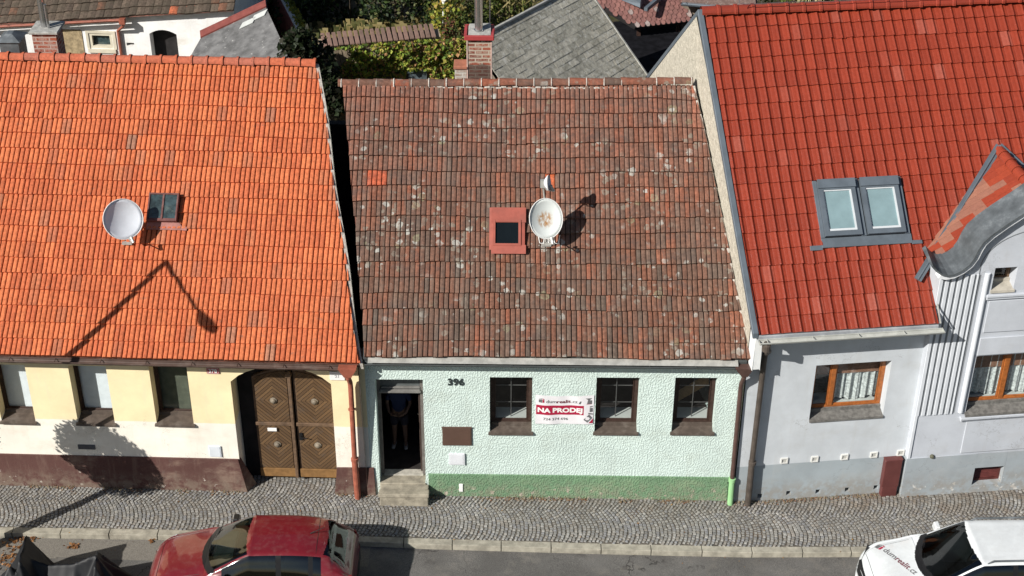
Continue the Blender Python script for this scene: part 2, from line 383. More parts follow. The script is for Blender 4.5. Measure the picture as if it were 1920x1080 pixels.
# ------------------------------------------------------------------ windows
def window(parent, fr, u0, u1, z0, z1, dep, fmat, fw=.07, mull=(), glazemat=None, sillmat=None, sill_out=.05, sill_side=.03, blind=None, inner_board=True, grid=False, rail=0.0, box=.0, name='window', label=None, sill_th=.02, sill_rise=.07):
    g = glazemat or M_GLASS
    mb = MB(); zb = z0+sill_rise
    mb.box(fr, u0, u0+fw, dep, dep+.06, zb, z1); mb.box(fr, u1-fw, u1, dep, dep+.06, zb, z1)
    mb.box(fr, u0+fw, u1-fw, dep, dep+.06, zb, zb+fw*1.15); mb.box(fr, u0+fw, u1-fw, dep, dep+.06, z1-fw, z1)
    for m, w in mull: mb.box(fr, m-w/2, m+w/2, dep-.012, dep+.06, zb+fw*1.15, z1-fw)
    # sash bead proud of the frame
    e = [u0+fw]+[x for m, w in mull for x in (m-w/2, m+w/2)]+[u1-fw]
    for i in range(0, len(e), 2):
        a, b = e[i], e[i+1]; zc, zd = zb+fw*1.15, z1-fw; q = .028
        mb.box(fr, a, a+q, dep+.012, dep+.045, zc, zd); mb.box(fr, b-q, b, dep+.012, dep+.045, zc, zd); mb.box(fr, a+q, b-q, dep+.012, dep+.045, zc, zc+q); mb.box(fr, a+q, b-q, dep+.012, dep+.045, zd-q, zd)
    w = obj(name, mb, fmat, parent, bevel=.006)
    if label: w['label'] = label
    mb = MB(); mb.face([fr(u0+fw, dep+.035, zb+fw), fr(u1-fw, dep+.035, zb+fw), fr(u1-fw, dep+.035, z1-fw), fr(u0+fw, dep+.035, z1-fw)]); obj('pane', mb, g, w)
    if sillmat:
        mb = MB(); mb.hexa([fr(u0-sill_side, -sill_out, z0-.02), fr(u1+sill_side, -sill_out, z0-.02), fr(u1, dep, zb-.03), fr(u0, dep, zb-.03), fr(u0-sill_side, -sill_out, z0+.005), fr(u1+sill_side, -sill_out, z0+.005), fr(u1, dep+.0, zb), fr(u0, dep+.0, zb)])
        mb.box(fr, u0-sill_side, u1+sill_side, -sill_out-.004, -sill_out+.004, z0-.045, z0+.006)
        mb.box(fr, u0+.03, u1-.002, dep-.05, dep-.003, zb-.01, zb+.06)
        obj('sill', mb, sillmat, w)
    if blind:
        mb = MB(); zt = z1-fw+.02; zz = blind[1]; n = max(2, int((zt-zz)/.03))
        for i in range(n):
            a = zz+(zt-zz)*i/n; b = zz+(zt-zz)*(i+1)/n
            mb.face([fr(u0+.03, dep+.09, a), fr(u1-.03, dep+.09, a), fr(u1-.03, dep+.10, b), fr(u0+.03, dep+.10, b)])
        obj('blind', mb, blind[0], w)
    if inner_board:
        mb = MB(); mb.box(fr, u0-.02, u1+.02, dep+.07, dep+.42, zb+.05, zb+fw+.03); obj('inner_sill', mb, M_INNERBOARD, w)
    if grid:
        mb = MB(); uc = (u0+u1)/2
        mb.box(fr, uc-.008, uc+.008, dep+.10, dep+.115, zb+.05, z1-.03)
        for f in (.36, .68): zz = zb+(z1-zb)*f; mb.box(fr, u0+.04, u1-.04, dep+.117, dep+.13, zz-.008, zz+.008)
        obj('glazing_bars', mb, simple('pale_bars', (.11, .105, .10), .7), w)
    return w
M_BARS = M_BOXBR
# ------------------------------------------------------------------ ground, pavement, kerb, road
def kerb_y(x):                           # kerb front edge, follows the slight bend of the street
    t = (x+2.0); return -1.56 + (.028*(-t)*1.0 if t < 0 else 0.0) - (0.02*t if 0 <= t < 6 else (.12-.02*(t-6) if t >= 6 else 0))
def kerb_y(x):
    pts = [(-14, -1.28), (-9, -1.33), (-7, -1.36), (-1.7, -1.56), (1.5, -1.62), (4.7, -1.65), (7.1, -1.58), (14, -1.35)]
    if x <= pts[0][0]: return pts[0][1]
    for (a, ya), (b, yb) in zip(pts, pts[1:]):
        if x <= b: return ya+(yb-ya)*(x-a)/(b-a)
    return pts[-1][1]
RD = -.11
t = NT('yard_earth'); c = t.mix(t.ramp(t.noise(.6, 6, .6), .4, .6), (.045, .035, .025), (.05, .06, .02)); c = t.mix(t.ramp(t.noise(7, 6, .7), .4, .65), c, (.09, .075, .045)); t.bump(t.noise(9, 6, .7), .06); M_EARTH = t.fin(c, 1.0, 0, .1)
mb = MB(); xs = [-400, -60, -20, 20, 60, 400]; ys = [-400, -60, -14, -4, 0.6]
def gquad(mb, x0, x1, y0, y1, zoff):
    mb.face([V3((x0, y0, gz(max(-2.8, min(x0, 14)))+zoff)), V3((x1, y0, gz(max(-2.8, min(x1, 14)))+zoff)), V3((x1, y1, gz(max(-2.8, min(x1, 14)))+zoff)), V3((x0, y1, gz(max(-2.8, min(x0, 14)))+zoff))])
for x0, x1 in zip([-400, -60, -2.8, 14, 60], [-60, -2.8, 14, 60, 400]): gquad(mb, x0, x1, -400, 400, -.32)
tag(obj('ground', mb, M_EARTH), kind='structure')
# road
t = NT('asphalt'); n1 = t.noise(70, 4, .7); c = t.mix(t.ramp(n1, .35, .65), (.085, .082, .078), (.17, .163, .152)); k = t.ramp(t.noise(.7, 6, .65), .35, .65, .82, 1.16); c = t.mix(1.0, c, t.grey(k), 'MULTIPLY')
vo = t.n('ShaderNodeTexVoronoi', feature='DISTANCE_TO_EDGE'); vo.inputs['Scale'].default_value = .55; wp = t.n('ShaderNodeVectorMath', operation='ADD'); t.l(t.co(), wp.inputs[0]); t.l(t.noise(1.5, 4, .6, out=1), wp.inputs[1]); t.l(wp.outputs[0], vo.inputs['Vector'])
oil = t.math('MULTIPLY', t.ramp(t.noise(1.6, 5, .6), .60, .70), .45); c = t.mix(oil, c, (.045, .043, .04)); dst = t.math('MULTIPLY', t.ramp(t.noise(2.4, 7, .75), .5, .68), .35); c = t.mix(dst, c, (.22, .20, .17))
f = t.math('MULTIPLY', t.math('LESS_THAN', vo.outputs['Distance'], .006), t.ramp(t.noise(.5, 3), .45, .55)); c = t.mix(t.math('MULTIPLY', f, .7), c, (.03, .028, .026)); t.bump(n1, .006); M_ROAD = t.fin(c, .93, 0, .2)
mb = MB()
xs = [-60, -14, -9, -7, -2.8, -1.7, 1.5, 4.7, 7.1, 14, 60]
for a, b in zip(xs, xs[1:]):
    A, B = kerb_y(a)-.005, kerb_y(b)-.005; za, zb_ = gz(min(a, 14))+RD, gz(min(b, 14))+RD
    mb.face([V3((a, -9, za)), V3((b, -9, zb_)), V3((b, B, zb_)), V3((a, A, za))])
tag(obj('road', mb, M_ROAD), kind='structure')
# lighter dusty gutter strip / old patch in the road by the kerb
t = NT('worn_asphalt'); c = t.mix(t.ramp(t.noise(50, 4, .7), .35, .65), (.13, .12, .105), (.215, .20, .175)); t.bump(t.noise(60, 4), .005); M_ROAD2 = t.fin(c, .95, 0, .2)
mb = MB()
for a, b in zip(xs[1:4], xs[2:5]):
    A, B = kerb_y(a)-.01, kerb_y(b)-.01; mb.face([V3((a, A-.55, RD+.004)), V3((b, B-.55+.1*sin(b), RD+.004)), V3((b, B, RD+.004)), V3((a, A, RD+.004))])
tag(obj('road_patch', mb, M_ROAD2), kind='structure')
# kerb stones, each with a gap to the next
M_KERB = simple('kerb_concrete', (.32, .30, .245), .95, .25, 5, dirt=(.20, .18, .145), dscale=4, damt=.6, bump=.004)
mb = MB(); x = -14.0; KW = .19
while x < 14:
    L = RND.choice([.98, 1.0, 1.02]); a, b = x+.005, min(x+L, 14)-.005
    ya, yb = kerb_y(a), kerb_y(b); h = RND.uniform(-.003, .003); j = RND.uniform(-.012, .012)
    zt = lambda q: gz(q)+.004+h
    P = [V3((a, ya+j, gz(a)-.3)), V3((b, yb, gz(b)-.3)), V3((b, yb+KW, gz(b)-.3)), V3((a, ya+KW, gz(a)-.3)), V3((a+.004, ya+j+.012, zt(a))), V3((b-.004, yb+.012, zt(b))), V3((b, yb+KW, zt(b))), V3((a, ya+KW, zt(a)))]
    mb.hexa(P); x += L
tag(obj('kerb', mb, M_KERB, bevel=.006), kind='structure')
# pavement bed and its setts
t = NT('sand_joint'); c = t.mix(t.ramp(t.noise(12, 5, .7), .35, .65), (.075, .068, .058), (.15, .135, .115)); c = t.mix(t.math('MULTIPLY', t.ramp(t.noise(1.1, 5, .7), .57, .68), .6), c, (.11, .075, .05)); t.bump(t.noise(70), .006); M_JOINT = t.fin(c, 1, 0, .1)
def front_y(x):                          # foot of the facades
    if x < -2.9: return (-2.9-x)*tan(radians(1.8))+.02
    if x < 5.15: return .02
    return (x-5.154)*tan(radians(7))+.02
mb = MB(); xs = [-14, -9, -7, -2.8, -1.7, 1.5, 4.7, 5.2, 7.1, 14]
for a, b in zip(xs, xs[1:]):
    mb.face([V3((a, kerb_y(a)+KW, gz(a)-.012)), V3((b, kerb_y(b)+KW, gz(b)-.012)), V3((b, front_y(b)+.55, gz(b)-.012)), V3((a, front_y(a)+.55, gz(a)-.012))])
tag(obj('pavement_bed', mb, M_JOINT), kind='structure')
t = NT('granite_setts'); c = t.mix(1.0, t.attr(), t.grey(t.ramp(t.noise(45, 4, .7), .3, .7, .82, 1.16)), 'MULTIPLY'); sepx = t.n('ShaderNodeSeparateXYZ'); t.l(t.co(), sepx.inputs[0])
near = t.math('MULTIPLY', t.ramp(sepx.outputs[1], -.75, .3, 0.0, 1.0), t.ramp(sepx.outputs[0], -3.0, 6.0, .12, .8)); f = t.math('MULTIPLY', near, t.ramp(t.noise(2.2, 7, .75), .42, .62)); c = t.mix(f, c, (.16, .115, .075))
c = t.mix(t.math('MULTIPLY', t.ramp(t.noise(.9, 5, .65), .45, .65), .3), c, (.17, .16, .14)); t.bump(t.noise(90, 3), .003); M_SETT = t.fin(c, .85, 0, .3)
mb = MB(); PS = [(.30, .295, .275), (.275, .275, .262), (.335, .325, .30), (.235, .235, .23), (.29, .27, .24), (.26, .262, .268), (.36, .355, .335)]
step = .083; LAM = 1.22
def arc(y, ph): 
    q = ((y+ph) % LAM)/LAM - .5; return .62*(.25-q*q)*LAM*1.15
nx = int(27.5/step)
for i in range(nx):
    x0 = -13.9 + i*step; y = -1.75; ph = .32 + .10*sin(x0*.35) + .06*sin(x0*.9+1); 
    while y < 1.4:
        dy = RND.uniform(.062, .085); ym = y+dy/2; x = x0 + arc(ym, ph) + RND.uniform(-.010, .010) + .03*noise.noise(V3((x0*.6, ym*1.6, 4)))
        sl_ = (arc(ym+.01, ph)-arc(ym-.01, ph))/.02; n_ = sqrt(1+sl_*sl_)
        if kerb_y(x)+KW+.02 < ym < front_y(x)+.5 - (0 if -5.6 < x < -3.2 else .46) and -13.6 < x < 13.6:
            tx, ty = sl_/n_, 1/n_; nxv, nyv = ty, -tx
            hw = (step/n_*.5-.007)*RND.uniform(.92, 1.03); hl = dy*n_*.5-.007 if n_ < 1.6 else dy*.72
            hl = min(hl, .05); z = gz(x)+RND.uniform(-.005, .005)+.008*noise.noise(V3((x*1.1, ym*1.4, 1))); g = .008; tz = RND.uniform(-.05, .05)
            cs = [(-1, -1), (1, -1), (1, 1), (-1, 1)]; cc = V3((x, ym, z))
            lo = [cc + V3((nxv, nyv, 0))*(a*hw) + V3((tx, ty, 0))*(b*hl) - V3((0, 0, .02)) for a, b in cs]
            hi = [cc + V3((nxv, nyv, 0))*(a*(hw-g)) + V3((tx, ty, 0))*(b*(hl-g)) + V3((0, 0, tz*a*hw)) for a, b in cs]
            k = .90*RND.uniform(.80, 1.12)*(1+.14*noise.noise(V3((x*.7, ym*.9, 8)))); c0 = RND.choice(PS); c0 = tuple(q*k for q in c0)
            mb.mesh(lo+hi, [(4, 5, 6, 7), (0, 1, 5, 4), (1, 2, 6, 5), (2, 3, 7, 6), (3, 0, 4, 7)], c0)
        y += dy
tag(obj('pavement', mb, M_SETT), kind='structure')

# ------------------------------------------------------------------ shared colour choosers
def mixc(a, b, t): return tuple(a[i]+(b[i]-a[i])*t for i in range(3))
def col_left(j, k, r):
    q = r.random(); b = mixc((.56, .165, .068), (.46, .118, .052), r.random())
    if q < .10: b = mixc(b, (.33, .15, .095), r.uniform(.15, .6))
    elif q < .108: b = mixc(b, (.22, .16, .12), r.uniform(.3, .8))
    k_ = r.uniform(.93, 1.07); return tuple(x*k_ for x in b)
def col_centre(j, k, r):
    def one(base=None):
        q = r.random(); g = (.135, .085, .07)
        b = mixc((.215, .090, .056), (.155, .092, .066), r.random())
        if q < .10: b = mixc(b, (.30, .10, .055), r.uniform(.2, .7))
        elif q < .40: b = mixc(b, (.115, .092, .074), r.uniform(.3, .9))
        hk = k/18.0; b = mixc(b, (.30, .115, .08), .55*max(0, hk-.3)); 
        k_ = r.uniform(.80, 1.15); return tuple(x*k_ for x in b)
    if (k == 11 and j in (3, 4)) : return (.42, .10, .05)
    if (k == 11 and j == 21): return (.48, .12, .05)
    a = one(); return [a, mixc(a, one(), .6)]
def col_right(j, k, r):
    b = mixc((.250, .037, .017), (.205, .030, .014), r.random())
    if r.random() < .05: b = mixc(b, (.34, .10, .07), r.uniform(.1, .5))
    return b

# =================================================================== LEFT HOUSE (cream)
house_l = thing('terraced_house', FL(0, 0, 0), 'cream house with bright orange tiled roof and carved wooden arched gate', 'house')
PL = Plane3(FL, -.28, 3.485, 40)
SL = 6.42
uLl = lambda s: -12.5
uRl = lambda s: -.03 - 1.29*s/SL - .02*sin(s*2.1)
M_WALL_L = stucco('cream_and_white_wall', [(1.73, (.83, .79, .70)), (9, (.84, .72, .45))], bump=.002, bscale=30, dirt=(.62, .56, .46), damt=.5, blobs=False, edge=.05, dz=(1.5, 2.0))
def arch_pts(u0, u1, zs, rise, n=12, asym=0.0):
    return [(u0+(u1-u0)*i/n, zs + rise*(1-(2*i/n-1)**2)**.8) for i in range(n+1)]
GATE = [(-2.70, .0)] + [(-2.70, 2.70)] + arch_pts(-2.70, -.69, 2.78, .40)[0:] + [(-.69, 2.70), (-.69, .0)]
WL = [(-7.50, -6.80, 1.65, 3.06), (-5.93, -5.17, 1.66, 3.08), (-4.31, -3.55, 1.69, 3.12), (-9.1, -8.38, 1.64, 3.04), (-10.7, -9.95, 1.64, 3.04)]
mb = MB()
# the gate opening reaches the ground, so it belongs to the outline
out = [(-12.5, -.3), (-2.70, -.3)] + [(p[0], max(p[1], -.3)) for p in GATE] + [(-.69, -.3), (0, -.3), (0, 3.50), (-12.5, 3.50)]
o2 = []
for p in out:
    if not o2 or (abs(p[0]-o2[-1][0]) > 1e-6 or abs(p[1]-o2[-1][1]) > 1e-6): o2.append(p)
mb.poly(o2, [[(a, c), (b, c), (b, d), (a, d)] for a, b, c, d in WL], lambda a, b, d: FL(a, d, b), .42)
# reveals of the gate opening
gp = [(-2.70, -.3)] + GATE[1:-1] + [(-.69, -.3)]
for p, q in zip(gp, gp[1:]): mb.face([FL(p[0], 0, p[1]), FL(q[0], 0, q[1]), FL(q[0], .5, q[1]), FL(p[0], .5, p[1])])
# rear wall, far end and the gable towards the neighbour
mb.face([FL(-12.5, 9.6, -.3), FL(-.9, 9.6, -.3), FL(-.9, 9.6, 3.6), FL(-12.5, 9.6, 3.6)])
rv = -.28+SL*cos(radians(40)); rz = 3.485+SL*sin(radians(40))
for (ua, ub, uc) in ((-12.45, -12.45, -12.45),):
    mb.face([FL(ua, 0, -.3), FL(ua, -.3, 3.6), FL(ub, rv, rz-.06), FL(uc, 9.6, 3.6), FL(uc, 9.6, -.3)])
obj('wall', mb, M_WALL_L, house_l)
mb = MB(); mb.face([FL(-.07, 0, -.3), FL(-.07, -.3, 3.6), FL(-1.36, rv, rz-.06), FL(-2.4, 9.6, 3.6), FL(-2.4, 9.6, -.3)]); obj('gable_wall', mb, simple('shade_black_brick', (.035, .028, .024), .95, .4, 5), house_l)  # near-black brick: the deep shade of the gap put into the colour
mb = MB(); mb.box(FW, -5.1, -3.62, 6.4, 6.6, -.3, 5.4); obj('gap_blackout_wall', mb, bpy.data.materials['shade_black_brick'], house_l)  # wall added to black out the gap, in the same shade-coloured brick
# plinth, splayed round the gate
M_PLINTH_L = stucco('maroon_plinth', [(9, (.105, .052, .045))], bump=.006, bscale=22, dirt=(.30, .22, .17), damt=.6, blobs=False, spots=(.66, (.42, .38, .33), .35))
mb = MB()
mb.hexa([FL(-12.5, -.045, -.3), FL(-2.55, -.045, -.3), FL(-2.55, .0, -.3), FL(-12.5, 0, -.3), FL(-12.5, -.03, .79), FL(-2.72, -.03, .83), FL(-2.70, .02, .83), FL(-12.5, .02, .79)])
mb.hexa([FL(-2.55, -.045, -.3), FL(-2.36, .3, -.3), FL(-2.7, .5, -.3), FL(-2.72, .01, -.3), FL(-2.715, -.03, .83), FL(-2.69, .06, .83), FL(-2.71, .1, .83), FL(-2.72, 0, .83)])
mb.hexa([FL(-.80, -.055, -.3), FL(.10, -.05, -.3), FL(.10, .02, -.3), FL(-.80, .3, -.3), FL(-.685, -.035, .68), FL(.08, -.03, .70), FL(.08, .02, .70), FL(-.685, .12, .68)])
obj('plinth', mb, M_PLINTH_L, house_l, bevel=.02, seg=2)
for i, (a, b, c, d) in enumerate(WL):
    bl = (M_BLIND, c+.12) if i in (0, 1, 3) else ((simple('dusky_blind', (.10, .11, .08), .8), c+.1) if i == 2 else None)
    window(house_l, FL, a, b, c, d, .27, M_BROWNWOOD, fw=.055, sillmat=M_SILLBR, blind=bl, inner_board=False, label='window with a dark olive blind' if i == 2 else ('window with a pale blue blind' if bl else None))
# gate
def board_mat(name, dark):
    t = NT(name); uv = t.n('ShaderNodeUVMap'); sp = t.n('ShaderNodeSeparateXYZ'); t.l(uv.outputs[0], sp.inputs[0])
    d = t.math('ADD', t.math('ABSOLUTE', sp.outputs[0]), t.math('ABSOLUTE', sp.outputs[1])); s = t.math('DIVIDE', d, .092); fr = t.math('FRACT', s); fl = t.math('FLOOR', s)
    qx = t.math('GREATER_THAN', sp.outputs[0], 0.0); qy = t.math('GREATER_THAN', sp.outputs[1], 0.0)
    cm = t.n('ShaderNodeCombineXYZ'); t.l(fl, cm.inputs[0]); t.l(qx, cm.inputs[1]); t.l(qy, cm.inputs[2]); wnz = t.n('ShaderNodeTexWhiteNoise'); t.l(cm.outputs[0], wnz.inputs[0])
    c = t.mix(wnz.outputs[0], (.085, .050, .026), (.165, .098, .047)); 
    g = t.math('LESS_THAN', fr, .14); c = t.mix(t.ramp(t.noise(30, 5, .7), .3, .7), t.mix(.5, c, (.10, .06, .03)), c); c = t.mix(g, c, (.03, .018, .01)); 
    c = t.mix(t.math('MULTIPLY', t.ramp(t.noise(5, 6, .7), .5, .7), .5), c, (.09, .07, .055)); t.bump(t.math('MULTIPLY', t.math('GREATER_THAN', fr, .14), 1.0), .008); return t.fin(c, .75, 0, .25)
M_BOARDS = board_mat('gate_boards', 0); M_GATEWOOD = simple('gate_rail_wood', (.13, .082, .05), .75, .3, 10, dirt=(.09, .075, .06))
M_KICK = simple('gate_kick_board', (.22, .12, .045), .7, .2, 8)
gate = thing('g', FL(0, 0, 0), None, None); bpy.data.objects.remove(gate)
GD = .34
def arch_z(u):
    t = (u+2.42)/(2.42-.70)*1.0; t = min(max((u+2.50)/(1.79), 0), 1); return 2.52+.36*(1-(2*t-1)**2)**.8
mbg = MB(); mbg.box(FL, -2.70, -2.36, GD, GD+.1, -.1, 3.2)   # dark jamb post behind the splay
for nm, ua, ub in (('gate_leaf', -2.36, -1.60), ('gate_leaf', -1.52, -.70)):
    mb = MB(); leafb = MB()
    leaf_outline = [(ua, .12), (ub, .12)] + [(ub+(ua-ub)*i/8, arch_z(ub+(ua-ub)*i/8)) for i in range(9)]
    mb.poly(leaf_outline, [], lambda a, b, d: FL(a, GD+.02+d, b), .05, rev=True, outer_rev=True)
    leaf = obj(nm, mb, M_GATEWOOD, house_l)
    for (za, zb_, cz) in ((.36, 1.46, .98), (1.56, None, 2.10)):
        lo = [(ua+.05, za), (ub-.05, za)]; 
        if zb_: pl_ = lo+[(ub-.05, zb_), (ua+.05, zb_)]
        else: pl_ = lo+[(ub-.05+(ua-ub+.1)*i/8, arch_z(ub-.05+(ua-ub+.1)*i/8)-.05) for i in range(9)]
        mb = MB(); mb.poly(pl_, [], lambda a, b, d: FL(a, GD-.005+d, b), .03, outer_rev=True)
        po = obj('gate_panel', mb, M_BOARDS, leaf); me = po.data; uvl = me.uv_layers.new(name='UVMap')
        uc = (ua+ub)/2 + (.03 if ua < -2 else 0)
        for lp in me.loops:
            w = me.vertices[lp.vertex_index].co + wloc(house_l) - FL.o; uvl.data[lp.index].uv = (w.dot(FL.u)-uc, w.z-cz)
        mb = MB(); 
        for rr, h in ((.055, .0),): mb.lathe(FL(uc, GD-.008, cz), -FL.n, [(.075, 0), (.075, .012), (.05, .018), (.045, .04), (.02, .055), (0.0, .056)], 12)
        obj('knob', mb, simple('worn_knob', (.20, .17, .13), .6) if 'worn_knob' not in bpy.data.materials else bpy.data.materials['worn_knob'], leaf)
    mb = MB(); mb.box(FL, ua, ub, GD-.03, GD+.02, 1.47, 1.55); obj('rail', mb, M_GATEWOOD, leaf, bevel=.008)
    mb = MB(); mb.box(FL, ua, ub, GD-.015, GD+.02, .13, .34); obj('kick_board', mb, M_KICK, leaf, bevel=.005)
mb = MB(); mb.box(FL, -1.625, -1.555, GD-.05, GD+.03, .12, 2.84); mb.box(FL, -1.66, -1.54, GD-.07, GD+.03, 2.70, 2.80); obj('gate_post', mb, M_GATEWOOD, house_l, bevel=.01)
mb = MB(); mb.box(FL, -2.12, -1.93, GD-.05, GD-.03, 1.34, 1.42); obj('letter_slot', mb, M_WHITE, house_l, bevel=.004)
mb = MB(); mb.tube([FL(-1.44, GD-.03, 1.22), FL(-1.44, GD-.08, 1.22), FL(-1.32, GD-.085, 1.20)], .012, 6); mb.box(FL, -1.475, -1.41, GD-.034, GD-.02, 1.12, 1.3); obj('door_handle', mb, M_BLACK, house_l)
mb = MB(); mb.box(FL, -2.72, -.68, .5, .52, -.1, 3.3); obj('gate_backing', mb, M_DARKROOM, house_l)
# roof
rl = random.Random(11)
roof_l = roof_tiles('roof', house_l, PL, uLl, uRl, SL, .2, .342, PROF_DOUBLE, .048, col_left, M_TILE_L, wav=.004, sag=.010, jit=.006, rnd=rl)
mb = MB(); mb.face([PL(-12.5, 0, -.07), PL(-.05, 0, -.07), PL(-1.33, SL, -.07), PL(-12.5, SL, -.07)])
mb.face([FL(-12.5, rv, rz-.02), FL(-1.34, rv, rz-.02), FL(-2.5, 9.9, 3.5), FL(-12.5, 9.9, 3.5)]); obj('roof_underlay', mb, M_BACKROOF, house_l)
ridge_caps(house_l, PL(-12.3, SL+.03, .03), PL(-1.36, SL+.02, .03), .105, .325, lambda r: mixc((.45, .12, .06), (.36, .12, .08), r.random()), M_TILE_L, flare=.022)
mb = MB()
pv = [PL(uRl(s)+.005, s, .0) for s in [SL*i/20 for i in range(21)]]
for a, b in zip(pv, pv[1:]):
    q = FL.u*.05; mb.hexa([a-V3((0, 0, .12)), a+q-V3((0, 0, .12)), b+q-V3((0, 0, .12)), b-V3((0, 0, .12)), a+PL.n*.035-q*.6, a+q*.7+PL.n*.02, b+q*.7+PL.n*.02, b+PL.n*.035-q*.6])
obj('verge_mortar', mb, M_MORTAR, house_l)
mb = MB(); mb.hexa([FL(-12.5, -.22, 3.38), FL(-.02, -.22, 3.37), FL(-.02, .0, 3.33), FL(-12.5, .0, 3.34), FL(-12.5, -.23, 3.46), FL(-.02, -.23, 3.45), FL(-.02, 0, 3.66), FL(-12.5, 0, 3.66)]); obj('eaves_board', mb, M_GUT_BROWN, house_l)
gutter(house_l, FL(-12.5, -.295, 3.405), FL(-.16, -.295, 3.39), .068, M_GUT_BROWN)
# roof window of the left house
def roof_box(mb, pl, u0, u1, s0, s1, h0, h1): return mb.hexa([pl(u0, s0, h0), pl(u1, s0, h0), pl(u1, s1, h0), pl(u0, s1, h0), pl(u0, s0, h1), pl(u1, s0, h1), pl(u1, s1, h1), pl(u0, s1, h1)])
M_OLDRED = simple('faded_red_metal', (.13, .05, .045), .6, .25, 8, dirt=(.2, .15, .13))
mb = MB(); a, b, c, d = -4.50, -3.89, 2.82, 3.42
for q in ((a, a+.035, c, d), (b-.035, b, c, d), ((a+b)/2-.02, (a+b)/2+.02, c+.03, d-.03)): roof_box(mb, PL, *q, 0, .17)
roof_box(mb, PL, a+.035, b-.035, d-.035, d, 0, .168); roof_box(mb, PL, a+.035, b-.035, c, c+.06, 0, .16)
sk = obj('roof_window', mb, M_OLDRED, roof_l, bevel=.005)
mb = MB(); mb.face([PL(a+.03, c+.05, .15), PL(b-.03, c+.05, .15), PL(b-.03, d-.03, .15), PL(a+.03, d-.03, .15)]); obj('pane', mb, simple('dirty_roof_glass', (.03, .05, .055), .25, .6, 7, dirt=(.10, .13, .12), dscale=6, spec=.6), sk)
mb = MB(); mb.face([PL(a-.02, c-.15, .045), PL(b+.16, c-.15, .045), PL(b+.04, c, .07), PL(a, c, .07)]); roof_box(mb, PL, b+.12, b+.2, c-.16, c-.08, .03, .06); obj('flashing', mb, simple('pinkish_flashing', (.30, .13, .11), .7, .2, 8), sk)
M_BRICK = None
def brick(name, a=(.30, .085, .05), b=(.22, .07, .05), mortar=(.40, .33, .27), bw=.28, bh=.085, dark=None, zsplit=None):
    t = NT(name); br = t.n('ShaderNodeTexBrick'); sp = t.n('ShaderNodeSeparateXYZ'); t.l(t.co(), sp.inputs[0]); cm = t.n('ShaderNodeCombineXYZ')
    t.l(t.math('ADD', sp.outputs[0], sp.outputs[1]), cm.inputs[0]); t.l(t.math('ADD', sp.outputs[2], t.math('MULTIPLY', t.noise(6, 3), .03)), cm.inputs[1]); t.l(cm.outputs[0], br.inputs['Vector'])
    br.inputs['Color1'].default_value = (*a, 1); br.inputs['Color2'].default_value = (*b, 1); br.inputs['Mortar'].default_value = (*mortar, 1); br.inputs['Scale'].default_value = 1; br.inputs['Brick Width'].default_value = bw; br.inputs['Row Height'].default_value = bh; br.inputs['Mortar Size'].default_value = .016; br.inputs['Mortar Smooth'].default_value = .2
    c = t.mix(t.math('MULTIPLY', t.ramp(t.noise(9, 5, .7), .45, .6), .6), br.outputs['Color'], mortar)
    if zsplit is not None:
        k = t.ramp(t.math('ADD', sp.outputs[2], t.math('MULTIPLY', t.noise(5), .15)), zsplit, zsplit+.04, 1, 0); c = t.mix(t.math('MULTIPLY', k, .8), c, (.055, .035, .03))
    t.bump(br.outputs['Fac'], -.01); return t.fin(c, .95, 0, .1)
M_BRICK_L = brick('red_brick', mortar=(.38, .28, .24))
ch = MB(); x0, x1 = -10.02, -9.52; ch.box(FW, x0, x1, 4.95, 5.45, 6.4, 8.14); chl = obj('chimney', ch, M_BRICK_L, house_l)
mb = MB(); mb.box(FW, x0-.04, x1+.06, 4.88, 5.52, 8.142, 8.20); obj('cap', mb, M_CONC, chl, bevel=.01)
mb = MB(); mb.tube([V3((-9.80, 5.2, 8.2)), V3((-9.80, 5.2, 8.85))], .075, 12); mb.lathe(V3((-9.80, 5.2, 8.85)), (0, 0, 1), [(.075, 0), (.1, .01), (.1, .08), (.0, .12)], 12); mb.tube([V3((-9.70, 5.12, 8.2)), V3((-9.70, 5.12, 8.72))], .03, 8); obj('flue', mb, M_STEEL, chl)
mb = MB(); mb.box(FW, -10.75, -10.35, 5.0, 5.5, 7.0, 7.92); mb.hexa([V3((-10.8, 4.95, 7.93)), V3((-10.3, 4.95, 7.93)), V3((-10.3, 5.55, 7.93)), V3((-10.8, 5.55, 7.93)), V3((-10.62, 5.15, 8.05)), V3((-10.5, 5.15, 8.05)), V3((-10.5, 5.35, 8.05)), V3((-10.62, 5.35, 8.05))]); obj('vent_cowl', mb, M_ZINCDK, house_l)
# downpipe with funnel head
mb = MB(); up = -.29
mb.hexa([FL(up-.07, -.36, 3.20), FL(up+.07, -.36, 3.20), FL(up+.07, -.24, 3.20), FL(up-.07, -.24, 3.20), FL(up-.18, -.40, 3.42), FL(up+.18, -.40, 3.42), FL(up+.18, -.20, 3.42), FL(up-.18, -.20, 3.42)])
mb.tube([FL(up, -.30, 3.30), FL(up, -.29, 3.15), FL(up+.01, -.16, 2.95), FL(up+.01, -.13, 2.8), FL(up, -.13, 1.0)], .052, 12); mb.tube([FL(up, -.13, 1.0), FL(up+.02, -.14, -.04)], .066, 12)
mb.lathe(FL(up, -.13, .95), (0, 0, 1), [(.05, 0), (.075, .01), (.075, .08), (.05, .09)], 12); mb.lathe(FL(up, -.13, 2.25), (0, 0, 1), [(.05, 0), (.068, .005), (.068, .03), (.05, .035)], 12)
obj('downpipe', mb, M_TERRA, house_l)
mb = MB(); mb.box(FL, -3.30, -3.07, -.025, .01, .88, 1.15); mb.box(FL, -3.065, -3.05, -.03, .01, .87, 1.16); obj('gas_meter_box', mb, simple('pale_blue_grey_box', (.62, .66, .70), .5, .05), house_l, bevel=.006)
